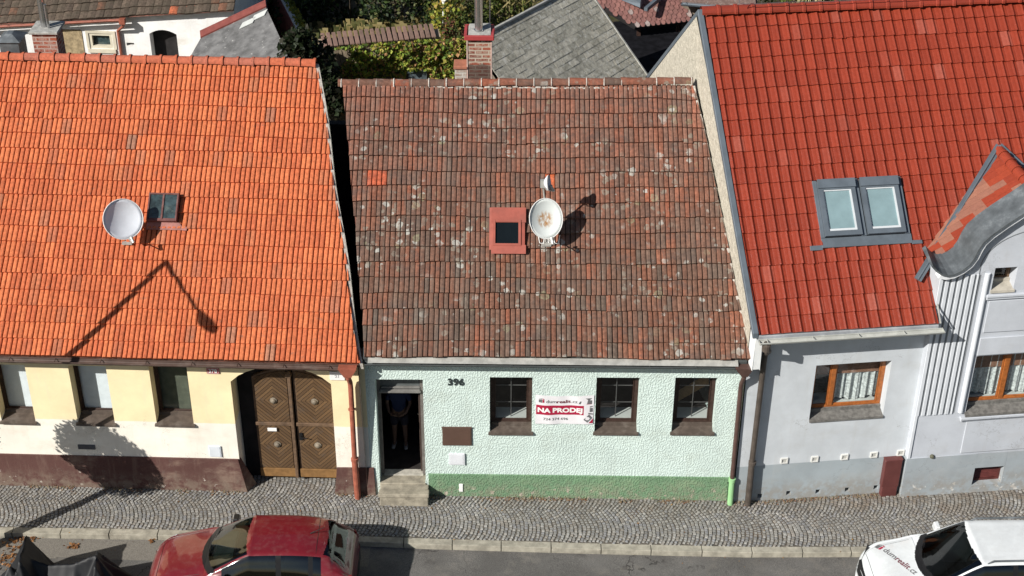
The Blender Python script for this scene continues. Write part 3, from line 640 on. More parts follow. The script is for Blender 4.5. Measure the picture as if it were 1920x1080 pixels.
mb = MB(); mb.box(FL, -6.02, -5.66, -.02, .01, .98, 1.10); obj('vent_cover', mb, simple('dark_vent', (.10, .10, .11), .8), house_l, bevel=.01)
# plates
tp = thing('house_number_sign', FL(-3.02, -.02, 3.05), 'small dark red enamel plate with white number 378 on cream wall', 'sign')
mb = MB(); mb.box(FL, -3.15, -2.90, -.025, -.002, 2.98, 3.13); obj('plate', mb, M_RED, tp)
mb = MB(); 
for q in ((-3.137, -2.913, 3.115, 3.12), (-3.137, -2.913, 2.99, 2.995), (-3.137, -3.132, 2.995, 3.115), (-2.918, -2.913, 2.995, 3.115)): mb.box(FL, q[0], q[1], -.028, -.0255, q[2], q[3])
join(mb, text_mb('378', .12, lambda x, y, d: FL(-3.11+x, -.03, 3.01+y), .004, width=.17)); obj('lettering', mb, M_WHITE, tp)
tp = thing('street_sign', FL(-.52, -.02, 3.0), 'faded white plate with number beside the terracotta downpipe', 'sign')
mb = MB(); mb.box(FL, -.70, -.40, -.03, -.002, 2.90, 3.10); obj('plate', mb, M_WHITE, tp, bevel=.004)
obj('lettering', text_mb('21', .10, lambda x, y, d: FL(-.60+x, -.034, 2.96+y), .002), simple('faded_ink', (.35, .35, .36), .7), tp)
# =================================================================== CENTRE HOUSE (mint)
house_c = thing('terraced_house', (0, 0, 0), 'mint green stucco house with lichened dark tiled roof and open front door', 'house')
PC = Plane3(FC, -.20, 3.595, 40); SC = 5.84
uLc = lambda s: -2.86 - .70*s/SC - .03*sin(s*19)
uRc = lambda s: 4.66 - .92*s/SC + .008*sin(s*3)
M_WALL_C = stucco('mint_stucco', [(9, (.60, .715, .67))], bump=.007, bscale=30, dirt=(.40, .44, .37), damt=.4)
WC = [(-.43, .42, 1.61, 2.99), (1.69, 2.55, 1.625, 3.0), (3.25, 4.09, 1.635, 3.01)]
DO = (-2.71, -1.76, .30, 2.92)
mb = MB()
mb.poly([(-2.90, -.4), (4.56, -.4), (4.56, 3.56), (-2.90, 3.56)], [[(a, c), (b, c), (b, d), (a, d)] for a, b, c, d in WC+[DO]], lambda a, b, d: FC(a, d, b), .30)
rvc = -.20+SC*cos(radians(40)); rzc = 3.595+SC*sin(radians(40))
mb.face([FC(-3.4, 8.9, -.3), FC(3.0, 8.9, -.3), FC(3.0, 8.9, 3.7), FC(-3.4, 8.9, 3.7)])
mb.face([FC(4.56, 0, -.4), FC(4.56, 0, 3.62), FC(3.7, rvc, rzc-.1), FC(3.0, 8.9, 3.6), FC(3.0, 8.9, -.4)])
mb.face([FC(-2.84, 0, -.4), FC(-2.84, 0, 3.62), FC(-3.52, rvc, rzc-.1), FC(-3.8, 8.9, 3.6), FC(-3.8, 8.9, -.4)])
mb.face([FC(-2.8, .3, .27), FC(4.4, .3, .27), FC(3.0, 8.8, .27), FC(-3.3, 8.8, .27)])   # floor inside
obj('wall', mb, M_WALL_C, house_c)
M_PLINTH_C = stucco('green_plinth', [(9, (.15, .265, .15))], bump=.008, bscale=30, dirt=(.28, .36, .22), damt=.5, spots=(.60, (.42, .38, .30), .12))
mb = MB(); 
mb.hexa([FC(-1.70, -.03, -.4), FC(4.53, -.03, -.4), FC(4.53, .0, -.4), FC(-1.70, 0, -.4), FC(-1.70, -.022, .545), FC(4.50, -.022, .50), FC(4.50, .002, .51), FC(-1.70, .002, .555)])
obj('plinth', mb, M_PLINTH_C, house_c, bevel=.008)
# broken edge at the foot of the plinth
for i, (a, b, c, d) in enumerate(WC):
    window(house_c, FC, a, b, c+.02, d, .20, M_BROWNWOOD, fw=.085, sillmat=M_SILLBR, sill_out=.045, sill_side=.03, grid=True, sill_rise=.06)
M_HALL = simple('dark_hall', (.028, .024, .022), .95, .3)  # near-black walls put the indoor shade into the colour
mb = MB()
def room(mb, fr, a, b, c, d, e, f):
    P = [fr(a, c, e), fr(b, c, e), fr(b, d, e), fr(a, d, e), fr(a, c, f), fr(b, c, f), fr(b, d, f), fr(a, d, f)]; mb.mesh(P, [(0, 1, 2, 3), (4, 7, 6, 5), (1, 5, 6, 2), (2, 6, 7, 3), (3, 7, 4, 0)])
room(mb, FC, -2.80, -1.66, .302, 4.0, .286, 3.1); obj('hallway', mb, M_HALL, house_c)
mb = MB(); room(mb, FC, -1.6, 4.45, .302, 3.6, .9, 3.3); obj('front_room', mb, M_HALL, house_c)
mb = MB(); room(mb, FR, .4, 6.9, .33, 3.6, .6, 4.1); obj('front_room', mb, M_HALL, house_c) if False else None
# door
mb = MB(); D = .27
mb.box(FC, -2.71, -2.64, D, D+.09, .30, 2.92); mb.box(FC, -1.84, -1.76, D, D+.09, .30, 2.92); mb.box(FC, -2.64, -1.84, D, D+.09, 2.84, 2.92)
M_DOORGREY = simple('grey_door_frame', (.14, .125, .115), .6, .2, 8, dirt=(.08, .07, .06))
dfr = obj('door_frame', mb, M_DOORGREY, house_c, bevel=.006)
mb = MB(); mb.box(FC, -2.64, -1.84, D-.05, D+.1, 2.42, 2.50); mb.box(FC, -2.66, -1.82, D-.09, D-.04, 2.455, 2.49); mb.box(FC, -2.62, -1.84, D-.02, D+.05, 2.52, 2.555); obj('transom', mb, simple('pale_transom', (.17, .165, .155), .6, .15, 8), dfr, bevel=.006)
mb = MB(); mb.box(FC, -2.64, -1.84, D+.03, D+.05, 2.55, 2.84); obj('transom_panel', mb, simple('grey_panel', (.10, .11, .11), .3, .1, 8), dfr)
mb = MB(); mb.box(FC, -1.88, -1.84, D+.09, D+.95, .31, 2.42); mb.box(FC, -1.895, -1.88, D+.2, D+.8, .6, 1.3); mb.box(FC, -1.895, -1.88, D+.2, D+.8, 1.5, 2.2); dl = obj('door_leaf', mb, simple('dark_door', (.05, .036, .03), .5, .2), house_c, bevel=.005)
mb = MB(); mb.tube([FC(-1.88, D+.86, 1.3), FC(-1.94, D+.86, 1.3), FC(-1.95, D+.76, 1.3)], .011, 6); obj('handle', mb, M_STEEL, dl)
mb = MB(); mb.box(FC, -2.64, -1.82, .22, .42, .302, .325); obj('threshold', mb, simple('worn_threshold', (.40, .38, .33), .8, .2, 9), house_c, bevel=.006)
mb = MB(); mb.hexa([FC(-2.70, -.38, -.3), FC(-1.70, -.38, -.3), FC(-1.70, -.03, -.3), FC(-2.70, -.03, -.3), FC(-2.69, -.355, .27), FC(-1.70, -.355, .27), FC(-1.70, -.03, .285), FC(-2.70, -.03, .285)]); 
mb.box(FC, -2.712, -1.758, -.035, .30, .0, .302); mb.hexa([FC(-2.72, -.385, .205), FC(-1.68, -.385, .205), FC(-1.68, -.2, .22), FC(-2.72, -.2, .22), FC(-2.72, -.37, .288), FC(-1.68, -.37, .288), FC(-1.68, -.2, .292), FC(-2.72, -.2, .292)])
obj('doorstep', mb, M_STONE, house_c, bevel=.018, seg=2)
# roof
rc = random.Random(21)
def skipc(u, s): return -.36 < u < .20 and 2.25 < s < 3.05
roof_c = roof_tiles('roof', house_c, PC, uLc, uRc, SC, .2, .328, [(0, -.032), (.035, -.032), (.045, .010), (.2, .017), (.40, .016), (.455, .008), (.465, -.032), (.535, -.032), (.545, .008), (.62, .017), (.8, .017), (.955, .010), (.965, -.032), (1, -.032)], .058, col_centre, M_TILE_C, wav=.014, sag=.022, jit=.010, rnd=rc, skip=skipc)
mb = MB(); mb.face([PC(-2.82, 0, -.07), PC(4.66, 0, -.07), PC(3.74, SC, -.07), PC(-3.52, SC, -.07)]); mb.face([FC(-3.52, rvc, rzc-.03), FC(3.74, rvc, rzc-.03), FC(3.0, 9.2, 3.4), FC(-3.9, 9.2, 3.4)]); obj('roof_underlay', mb, M_BACKROOF, house_c)
def colrc(r): return mixc((.26, .085, .05), (.13, .08, .06), r.random())
ridge_caps(house_c, PC(-3.60, SC+.02, .0), PC(3.70, SC+.10, .04), .10, .37, colrc, M_TILE_C, flare=0.0)
mb = MB(); p0 = PC(-3.55, SC+.02, .0); p1 = PC(3.68, SC+.10, .04); nj = int((p1-p0).length/.345)
for i in range(nj+1):
    c = p0.lerp(p1, i/nj); r_ = .112; pr = [c + V3((0, -cos(a)*r_, sin(a)*r_-.03)) for a in [pi*k/8 for k in range(9)]]
    if RND.random() < .92: mb.tube(pr, RND.uniform(.010, .02), 5)
for i in range(60):
    c = PC(-3.5+7.2*i/60, SC-.055+RND.uniform(-.02,.01), .015) + V3((RND.uniform(-.03, .03), 0, 0)); mb.tube([c, c+V3((.11, 0, RND.uniform(-.01, .01)))], RND.uniform(.008, .03), 5)
obj('ridge_mortar', mb, M_MORTAR, house_c)
mb = MB()
for i in range(24):
    a = PC(uRc(SC*i/24)+.0, SC*i/24, .015); b = PC(uRc(SC*(i+1)/24)+.0, SC*(i+1)/24, .015); mb.tube([a, b], [RND.uniform(.02, .04), RND.uniform(.02, .04)], 6)
obj('verge_mortar', mb, M_MORTAR, house_c)
# roof hatch: red sheet collar round a dark opening
M_HATCH = simple('red_hatch_sheet', (.31, .085, .062), .55, .12, 5, dirt=(.26, .09, .07))
mb = MB(); a, b, c, d = -.34, .12, 2.33, 2.79
for q in ((a-.05, a, c-.05, d+.04), (b, b+.05, c-.05, d+.04)): roof_box(mb, PC, *q, -.01, .12)
roof_box(mb, PC, a, b, c-.05, c, -.01, .12); roof_box(mb, PC, a, b, d, d+.04, -.01, .115)
mb.face([PC(-.42, 2.78, .105), PC(.27, 2.78, .105), PC(.27, 3.10, .10), PC(-.42, 3.10, .10)]); mb.face([PC(-.42, 2.12, .09), PC(.27, 2.12, .09), PC(.27, 2.30, .11), PC(-.42, 2.30, .11)])
mb.face([PC(-.46, 2.2, .09), PC(-.38, 2.2, .10), PC(-.38, 3.1, .10), PC(-.46, 3.1, .09)]); mb.face([PC(.17, 2.2, .10), PC(.25, 2.2, .09), PC(.25, 3.1, .09), PC(.17, 3.1, .10)])
hatch = obj('roof_hatch', mb, M_HATCH, roof_c)
mb = MB(); mb.face([PC(a, c, .085), PC(b, c, .085), PC(b, d, .085), PC(a, d, .085)]); obj('pane', mb, simple('black_glass', (.006, .009, .011), .2, .1, spec=.3), hatch)
# new orange tiles laid round the hatch
gutter(house_c, FC(-2.86, -.262, 3.495), FC(4.60, -.262, 3.465), .058, simple('dark_gutter', (.06, .068, .068), .5, .15, 5))
mb = MB(); mb.hexa([FC(-2.9, -.19, 3.43), FC(4.6, -.19, 3.40), FC(4.6, 0, 3.36), FC(-2.9, 0, 3.38), FC(-2.9, -.19, 3.545), FC(4.6, -.19, 3.52), FC(4.6, 0, 3.68), FC(-2.9, 0, 3.70)]); obj('eaves_board', mb, simple('dark_eaves', (.045, .05, .05), .6), house_c)
mb = MB(); mb.face([FC(-2.80, -.30, 3.525), FC(4.42, -.30, 3.495), FC(4.42, -.18, 3.565), FC(-2.80, -.18, 3.595)]); obj('drip_sheet', mb, M_ZINC, house_c)
# right downpipe: brown, bottom sleeve green
mb = MB(); up = 4.56
mb.hexa([FC(up-.06, -.32, 3.26), FC(up+.06, -.32, 3.26), FC(up+.06, -.20, 3.26), FC(up-.06, -.20, 3.26), FC(up-.2, -.37, 3.48), FC(up+.14, -.37, 3.48), FC(up+.14, -.17, 3.48), FC(up-.2, -.17, 3.48)])
mb.tube([FC(up, -.26, 3.34), FC(up, -.25, 3.2), FC(up-.02, -.15, 2.98), FC(up-.02, -.12, 2.85), FC(up, -.12, .5)], .048, 12); dpc = obj('downpipe', mb, simple('dark_brown_pipe', (.085, .05, .042), .45, .15), house_c)
mb = MB(); mb.tube([FC(up, -.12, .52), FC(up+.01, -.125, -.15)], .062, 12); mb.lathe(FC(up, -.12, .48), (0, 0, 1), [(.05, 0), (.078, .012), (.078, .09), (.05, .1)], 12); obj('sleeve', mb, simple('light_green_pipe', (.27, .50, .24), .5, .1), dpc)
mb = MB(); mb.box(FC, -1.395, -.80, -.03, .01, 1.30, 1.76); mb.box(FC, -1.405, -.79, -.04, -.028, 1.745, 1.775); mb.box(FC, -1.38, -.815, -.036, -.029, 1.315, 1.74); obj('meter_cabinet', mb, M_BOXBR, house_c, bevel=.004)
M_PLBOX = simple('white_plastic_box', (.66, .68, .71), .4, .04)
mb = MB(); mb.box(FC, -1.27, -.96, -.03, .01, .80, 1.08); mb.box(FC, -.957, -.945, -.035, .01, .79, 1.085); mb.box(FC, -1.25, -.98, -.034, -.0305, .82, 1.06); mb.mesh([FC(-1.135, -.036, .90), FC(-1.095, -.036, .90), FC(-1.115, -.036, .93)], [(0, 1, 2)]); obj('gas_box', mb, M_PLBOX, house_c, bevel=.006)
mb = MB(); mb.box(FC, -1.07, -.99, -.045, .0, .10, .30); obj('vent_plate', mb, M_WHITE, house_c, bevel=.006)
num = text_mb('396', .22, lambda x, y, d: FC(-1.26+x, -.02, 2.80+y), .006, spacing=1.05, width=.32)
nn = MB(); nn = join(nn, num); num = tag(obj('house_number', nn, simple('dark_numeral', (.03, .04, .04), .5), house_c))
sm = num.modifiers.new('s', 'SOLIDIFY'); sm.thickness = .02
# chimney on the rear slope
M_BRICK_C = brick('old_brick', a=(.30, .09, .055), b=(.17, .06, .045), mortar=(.42, .35, .28), zsplit=7.55)
mb = MB(); x0, x1 = -.96, -.48; mb.box(FC, x0, x1, 5.0, 5.5, 6.2, 8.08); chc = obj('chimney', mb, M_BRICK_C, house_c)
mb = MB(); mb.box(FC, x0-.025, x0, 4.985, 5.5, 6.2, 8.0); mb.box(FC, x1, x1+.025, 4.985, 5.5, 6.2, 8.0); obj('corner_render', mb, simple('pinkish_render', (.50, .36, .31), .9, .2, 6, dirt=(.5, .45, .38)), chc)
mb = MB(); 
for q in ((x0-.07, x1+.07, 4.92, 4.98), (x0-.07, x1+.07, 5.52, 5.58), (x0-.07, x0-.01, 4.98, 5.52), (x1+.01, x1+.07, 4.98, 5.52)): mb.box(FC, *q, 8.06, 8.16)
obj('cap_band', mb, simple('crimson_band', (.34, .05, .05), .5, .1), chc, bevel=.008)
mb = MB(); mb.hexa([FC(x0-.01, 4.98, 8.08), FC(x1+.01, 4.98, 8.08), FC(x1+.01, 5.52, 8.08), FC(x0-.01, 5.52, 8.08), FC(x0+.03, 5.0, 8.17), FC(x1, 5.0, 8.16), FC(x1, 5.5, 8.22), FC(x0+.03, 5.5, 8.2)]); obj('cap', mb, M_CONC, chc)
mb = MB(); mb.tube([FC(-.73, 5.2, 8.15), FC(-.73, 5.2, 9.7)], .085, 16); mb.lathe(FC(-.73, 5.2, 8.16), (0, 0, 1), [(.085, 0), (.105, .005), (.105, .04), (.085, .045)], 16); obj('flue', mb, M_STEEL, chc)
mb = MB(); mb.box(FC, -1.24, -.99, 5.0, 5.35, 6.2, 7.38); obj('side_pier', mb, brick('limewashed_brick', a=(.38, .30, .25), b=(.33, .25, .2), mortar=(.5, .47, .42)), chc); mb = MB(); mb.box(FC, -1.26, -.97, 4.97, 5.37, 7.383, 7.45); obj('side_pier_cap', mb, simple('brick_cap', (.33, .13, .08), .9, .2), chc, bevel=.01)
tag(obj('aerial_mast', MB().tube([(-.52, 5.9, 6.3), (-.50, 5.9, 9.3)], .012, 6), M_STEEL, base=(-.52, 5.9, 6.3)), 'thin metal mast rising just right of the brick chimney flue', 'mast')

# banner
ban = thing('sale_banner', FC(1.07, -.03, 2.2), 'white estate agent banner reading NA PRODEJ hung between two windows', 'banner')
B0, B1, BZ0, BZ1 = .485, 1.655, 1.86, 2.585
def bw(x, y): return .018 + .010*sin(x*9+1)+.006*sin(x*17+y*6)
def btop(x): t = (x-B0)/(B1-B0); return -.035*sin(pi*t)*1.0
def bfn(x, y, d=0.0):       # x right, y up on the cloth (y 0..H)
    t = (x-B0)/(B1-B0); H = BZ1-BZ0; k = y/H
    return FC(x, -bw(x, y)-d, BZ0 + y + btop(x)*k*k)
mb = MB(); NX, NY = 24, 14
for i in range(NX):
    for j in range(NY):
        X = [B0+(B1-B0)*(i+a)/NX for a in (0, 1, 1, 0)]; Y = [(BZ1-BZ0)*(j+a)/NY for a in (0, 0, 1, 1)]; mb.face([bfn(x, y) for x, y in zip(X, Y)])
obj('cloth', mb, simple('banner_cloth', (.72, .71, .73), .6, .03, 3), ban, smooth=True)
def strip(x0, x1, y0, y1, d, n=20):
    mb = MB()
    for i in range(n): a = x0+(x1-x0)*i/n; b = x0+(x1-x0)*(i+1)/n; mb.face([bfn(a, y0, d), bfn(b, y0, d), bfn(b, y1, d), bfn(a, y1, d)])
    return mb
obj('red_field', strip(B0+.015, B1-.20, .235, .475, .003), simple('banner_crimson', (.36, .015, .05), .5, .05), ban)
obj('lettering', text_mb('NA PRODEJ', .155, lambda x, y, d: bfn(B0+.045+x, .30+y, .006), .007, width=.90), M_WHITE, ban)
simple('banner_grey', (.13, .13, .135), .5)
for tx_, sz_, ox_, oy_, wd_ in (('dum', .11, .215, .54, .21), ('.cz', .11, .72, .54, .12), ('724 374 696', .085, .16, .10, .50)):
    obj('lettering', text_mb(tx_, sz_, lambda x, y, d: bfn(B0+ox_+x, oy_+y, .004), .0015, width=wd_), bpy.data.materials['banner_grey'], ban)
obj('lettering', text_mb('realit', .11, lambda x, y, d: bfn(B0+.43+x, .54+y, .004), .003, width=.28), simple('banner_plum', (.15, .035, .05), .5), ban)
def logo(fn, x, y, s):     # open box emblem: grey left block, red right block under a slanted lid
    g, r = MB(), MB()
    P = lambda pts: [fn(x+a*s, y+b*s) for a, b in pts]
    g.face(P([(0, 0), (.60, -.05), (.60, .70), (0, .62)])); g.face(P([(0, .70), (.60, .80), (.60, .95), (0, .78)])); r.face(P([(.68, -.05), (1, .03), (1, .60), (.68, .68)])); r.face(P([(.68, .78), (1, .68), (1, .84), (.68, .95)])); return g, r
g, r_ = logo(lambda a, b: bfn(a, b, .004), B0+.065, .545, .11); obj('emblem', g, bpy.data.materials['banner_grey'], ban); obj('emblem', r_, bpy.data.materials['banner_crimson'], ban)
GM = 'banner_grey'
def bq(pts):
    q_ = MB(); q_.face([bfn(B0+a, b, .005) for a, b in pts]); obj('graphic', q_, bpy.data.materials[GM], ban)
bq([(1.0, .655), (1.13, .655), (1.07, .60)]); bq([(.86, .52), (.89, .59), (.92, .59), (.90, .52)]); bq([(1.03, .51), (1.13, .51), (1.13, .60), (1.05, .61)]); bq([(1.09, .31), (1.15, .31), (1.15, .41), (1.09, .41)]); bq([(1.09, .42), (1.15, .44), (1.15, .46), (1.09, .45)]); bq([(.97, .12), (1.05, .05), (1.15, .16), (1.08, .25)]); bq([(1.06, .26), (1.16, .24), (1.16, .265), (1.07, .29)])
GM = 'banner_crimson'; bq([(1.02, .505), (1.12, .50), (1.12, .515), (1.03, .52)]); bq([(1.075, .035), (1.16, .03), (1.165, .145)])

# satellite dishes
def dish(name, centre, normal, ra, rb, mount, label, rust=False, arm=.42, lnb=True, group='satellite dishes on the roofs', backmat=None, up_hint=None):
    t = thing(name, mount, label, 'satellite dish', group); c = V3(centre); n = V3(normal).normalized(); sx = V3((0, 0, 1)).cross(n).normalized(); sy = n.cross(sx)
    mb = MB(); R = 6; K = 32; rings = []
    for i in range(R+1):
        q = i/R; rings.append([c + sx*(cos(2*pi*k/K)*ra*q) + sy*(sin(2*pi*k/K)*rb*q) + n*(.085*q*q-.085) for k in range(K)])
    def skin(rgs, flip):
        for i in range(1, R):
            for k in range(K):
                k2 = (k+1) % K; f = [rgs[i][k], rgs[i][k2], rgs[i+1][k2], rgs[i+1][k]]; mb.face(f[::-1] if flip else f)
        for k in range(K): f = [rgs[0][0], rgs[1][(k+1) % K], rgs[1][k]]; mb.face(f[::-1] if flip else f)
    skin(rings, False); back = [[p-n*.012 for p in r] for r in rings]; skin(back, True)
    for k in range(K): mb.face([rings[R][k], rings[R][(k+1) % K], back[R][(k+1) % K], back[R][k]])
    if rust:
        tm = NT('rusty_dish'); geo = tm.n('ShaderNodeVectorMath', operation='DISTANCE'); tm.l(tm.co(), geo.inputs[0]); geo.inputs[1].default_value = tuple(c-n*.08-V3(mount)+sy*-.02)
        k = tm.ramp(geo.outputs['Value'], .07, .22, 1, 0); f = tm.math('MULTIPLY', k, tm.ramp(tm.noise(13, 5, .7, co=tm.co(scale=(1.4, 1, .6))), .40, .62)); m = tm.mix(f, (.66, .70, .68), (.38, .18, .045)); m = tm.fin(m, .5, 0, .4)
    else: m = M_DISH
    obj('reflector', mb, m, t, smooth=True)
    mb = MB(); rp = [c+sx*(cos(2*pi*k/K)*ra)+sy*(sin(2*pi*k/K)*rb) for k in range(K+1)]; mb.tube(rp, .008, 5, cap=False); obj('rim', mb, M_WHITE, t)
    mb = MB(); mt = V3(mount); bp = c - n*min(.22, ra*.8)
    mb.tube([mt, mt.lerp(bp, .5)+V3((0, .03, 0)), bp], .02, 8); mb.box(Frame((bp.x, bp.y), 0), -.05, .05, -.03, .04, bp.z-.09, bp.z+.07); mb.box(Frame((mt.x, mt.y), 0), -.10, .10, -.12, .03, mt.z-.02, mt.z+.02)
    obj('mount', mb, M_ZINC, t)
    if lnb:
        mb = MB(); a = c - sy*rb*.98 - n*.02; b = c - sy*rb*1.22 + n*arm*.55; mb.tube([bp-sy*.05, a-n*.05, b], .012, 6); mb.tube([b, b-(b-c).normalized()*.10], .03, 10); mb.tube([b-(b-c).normalized()*.10, b-(b-c).normalized()*.13], .038, 10)
        obj('feed_arm', mb, M_ZINC, t)
    return t
def azn(az, el): return V3((sin(radians(az))*cos(radians(el)), -cos(radians(az))*cos(radians(el)), sin(radians(el))))
p = on_plane(231, 411, PL(0, 0, .60), PL.n); mnt = PL(*PL.hit(240, 452), 0)
dish('satellite_dish', p, azn(34, 26), .40, .40, mnt, 'white satellite dish on the bright orange tiled roof', arm=.44)
p = on_plane(1024, 410, PC(0, 0, .66), PC.n); mnt = PC(*PC.hit(1024, 455), 0)
d2 = dish('satellite_dish', p, azn(20, 24), .345, .40, mnt, 'large satellite dish with rust stains in its middle on the dark roof', rust=True, arm=.40)
mb = MB(); 
for q in ((-.16, .05), (.02, -.04), (.14, .03)):
    a = mnt+V3((q[0], -.02, .06)); mb.tube([a+V3((0, 0, .12)), a+V3((.03, -.06, -.02)), a+V3((.10, -.08, -.03)), a+V3((.13, -.02, .14))], .009, 5)
obj('cable', mb, M_WHITE, d2)
# the small dish above it, seen edge-on
p = on_plane(1029, 343, PC(0, 0, 1.15), PC.n); mnt2 = PC(*PC.hit(1030, 452), .0)
dish('satellite_dish', p, azn(78, 10), .15, .15, mnt2, 'small satellite dish seen nearly edge-on above the rusty dish', arm=.12)

# wooden beam inside the third window
beam = MB(); beam.hexa([FC(3.30, .75, 1.95), FC(3.36, .68, 1.88), FC(4.02, .62, 2.42), FC(3.98, .70, 2.50), FC(3.30, .80, 2.02), FC(3.36, .73, 1.95), FC(4.02, .67, 2.49), FC(3.98, .75, 2.57)])
tag(obj('wooden_beam', beam, simple('raw_wood', (.42, .26, .12), .8, .2, 14), base=FC(3.3, .75, 1.95)), 'raw wooden beam leaning inside the rightmost mint house window', 'beam')
# person in the doorway
def skin_body(name, pts, edges, mat, parent=None, base=None, sub=2, root=0):
    me = bpy.data.meshes.new(name); off = wloc(parent) if parent is not None else V3(base)
    me.from_pydata([V3(p[:3])-off for p in pts], edges, []); o = bpy.data.objects.new(name, me); link(o, parent)
    if parent is None: o.location = off
    sk_ = o.modifiers.new('skin', 'SKIN'); sk_.use_smooth_shade = True
    bm = bmesh.new(); bm.from_mesh(me); ly = bm.verts.layers.skin.verify()
    for v, p in zip(bm.verts, pts):
        r = p[3] if isinstance(p[3], tuple) else (p[3], p[3]); v[ly].radius = r; v[ly].use_root = (v.index == root)
    bm.to_mesh(me); bm.free(); sb = o.modifiers.new('sub', 'SUBSURF'); sb.levels = sb.render_levels = sub; me.materials.append(mat); return o
PX, PY, PZ = -2.37, 1.25, .30
per = thing('person', (PX, PY, PZ), 'person in blue shirt, dark shorts and white trainers standing in the dark doorway', 'person')
def pp(x, y, z, r): return (PX+x, PY+y, PZ+z, r)
M_SKIN = simple('skin', (.13, .08, .06), .6, .06, 8); M_SHIRT = simple('blue_shirt', (.02, .032, .08), .85, .1, 8); M_SHORTS = simple('dark_shorts', (.02, .02, .03), .9, .1); M_HAIR = simple('brown_hair', (.05, .03, .02), .7, .3, 30)  # skin toned down by colour to sink into the doorway's shade
B = [pp(0, 0, .98, (.15, .11)), pp(0, 0, 1.12, (.135, .10)), pp(0, 0, 1.36, (.16, .11)), pp(0, 0, 1.46, (.10, .08)), pp(0, -.01, 1.53, .055), pp(0, -.03, 1.60, (.075, .09)), pp(0, -.02, 1.70, (.075, .095)),
     pp(.18, 0, 1.42, .055), pp(.25, -.02, 1.16, .043), pp(.17, -.18, 1.02, .033), pp(.12, -.22, 1.00, .03), pp(-.18, 0, 1.42, .055), pp(-.25, .0, 1.16, .043), pp(-.20, -.14, 1.0, .033), pp(-.15, -.18, .98, .03),
     pp(.10, 0, .88, .095), pp(.115, -.03, .50, .06), pp(.12, .0, .30, .055), pp(.12, .01, .09, .038), pp(.13, -.13, .04, .035),
     pp(-.10, 0, .88, .095), pp(-.11, -.01, .50, .06), pp(-.115, .02, .30, .055), pp(-.12, .03, .09, .038), pp(-.14, -.10, .04, .035)]
body = skin_body('body', B, [(0, 1), (1, 2), (2, 3), (3, 4), (4, 5), (5, 6), (2, 7), (7, 8), (8, 9), (9, 10), (2, 11), (11, 12), (12, 13), (13, 14), (0, 15), (15, 16), (16, 17), (17, 18), (18, 19), (0, 20), (20, 21), (21, 22), (22, 23), (23, 24)], M_SKIN, per)
S_ = [pp(0, 0, .90, (.175, .135)), pp(0, 0, 1.12, (.165, .125)), pp(0, 0, 1.36, (.18, .13)), pp(0, 0, 1.47, (.10, .085)), pp(.18, 0, 1.42, .075), pp(.245, -.02, 1.20, .065), pp(-.18, 0, 1.42, .075), pp(-.245, 0, 1.20, .065)]
skin_body('shirt', S_, [(0, 1), (1, 2), (2, 3), (2, 4), (4, 5), (2, 6), (6, 7)], M_SHIRT, per)
skin_body('shorts', [pp(0, 0, .96, (.165, .13)), pp(.10, 0, .84, .115), pp(.118, -.02, .56, .095), pp(-.10, 0, .84, .115), pp(-.113, -.01, .56, .095)], [(0, 1), (1, 2), (0, 3), (3, 4)], M_SHORTS, per)
for sx_, y0, fx in ((.12, .01, .13), (-.12, .03, -.14)): skin_body('shoe', [pp(sx_, y0+.04, .06, .045), pp(sx_, y0, .06, .05), pp(fx, y0-.10, .045, (.048, .04)), pp(fx*1.03, y0-.19, .035, (.042, .032))], [(0, 1), (1, 2), (2, 3)], simple('dimmed_white_trainer', (.22, .22, .23), .7), per)  # white trainers coloured grey for the shade indoors
skin_body('hair', [pp(0, .01, 1.66, (.085, .09)), pp(0, .01, 1.74, (.085, .10)), pp(0, -.02, 1.79, (.06, .08))], [(0, 1), (1, 2)], M_HAIR, per)
mb = MB()
for e_ in (-.032, .032): mb.lathe((PX+e_, PY-.125, PZ+1.66), (0, -1, 0), [(.012, -.005), (.009, .004), (0, .007)], 8)
obj('eyes', mb, M_BLACK, per); mb = MB(); mb.hexa([(PX-.012, PY-.12, PZ+1.61), (PX+.012, PY-.12, PZ+1.61), (PX+.008, PY-.10, PZ+1.61), (PX-.008, PY-.10, PZ+1.61), (PX-.005, PY-.13, PZ+1.65), (PX+.005, PY-.13, PZ+1.65), (PX+.004, PY-.11, PZ+1.66), (PX-.004, PY-.11, PZ+1.66)]); obj('nose', mb, M_SKIN, per)
for sgn, hand in ((1, (.12, -.22, 1.0)), (-1, (-.15, -.18, .98))):
    hx, hy, hz = hand; P_ = [pp(hx, hy, hz, .03), pp(hx-.05*sgn, hy-.03, hz-.02, (.035, .018))]; E_ = [(0, 1)]
    for k in range(4):
        b_ = len(P_); P_ += [pp(hx-.09*sgn, hy-.045+.0*k, hz+.02-.02*k, .010), pp(hx-.125*sgn, hy-.035, hz+.018-.022*k, .009), pp(hx-.14*sgn, hy-.012, hz+.014-.022*k, .008)]; E_ += [(1, b_), (b_, b_+1), (b_+1, b_+2)]
    b_ = len(P_); P_ += [pp(hx-.05*sgn, hy-.07, hz+.02, .011), pp(hx-.085*sgn, hy-.085, hz+.025, .009)]; E_ += [(0, b_), (b_, b_+1)]
    skin_body('hand', P_, E_, M_SKIN, per, sub=1)

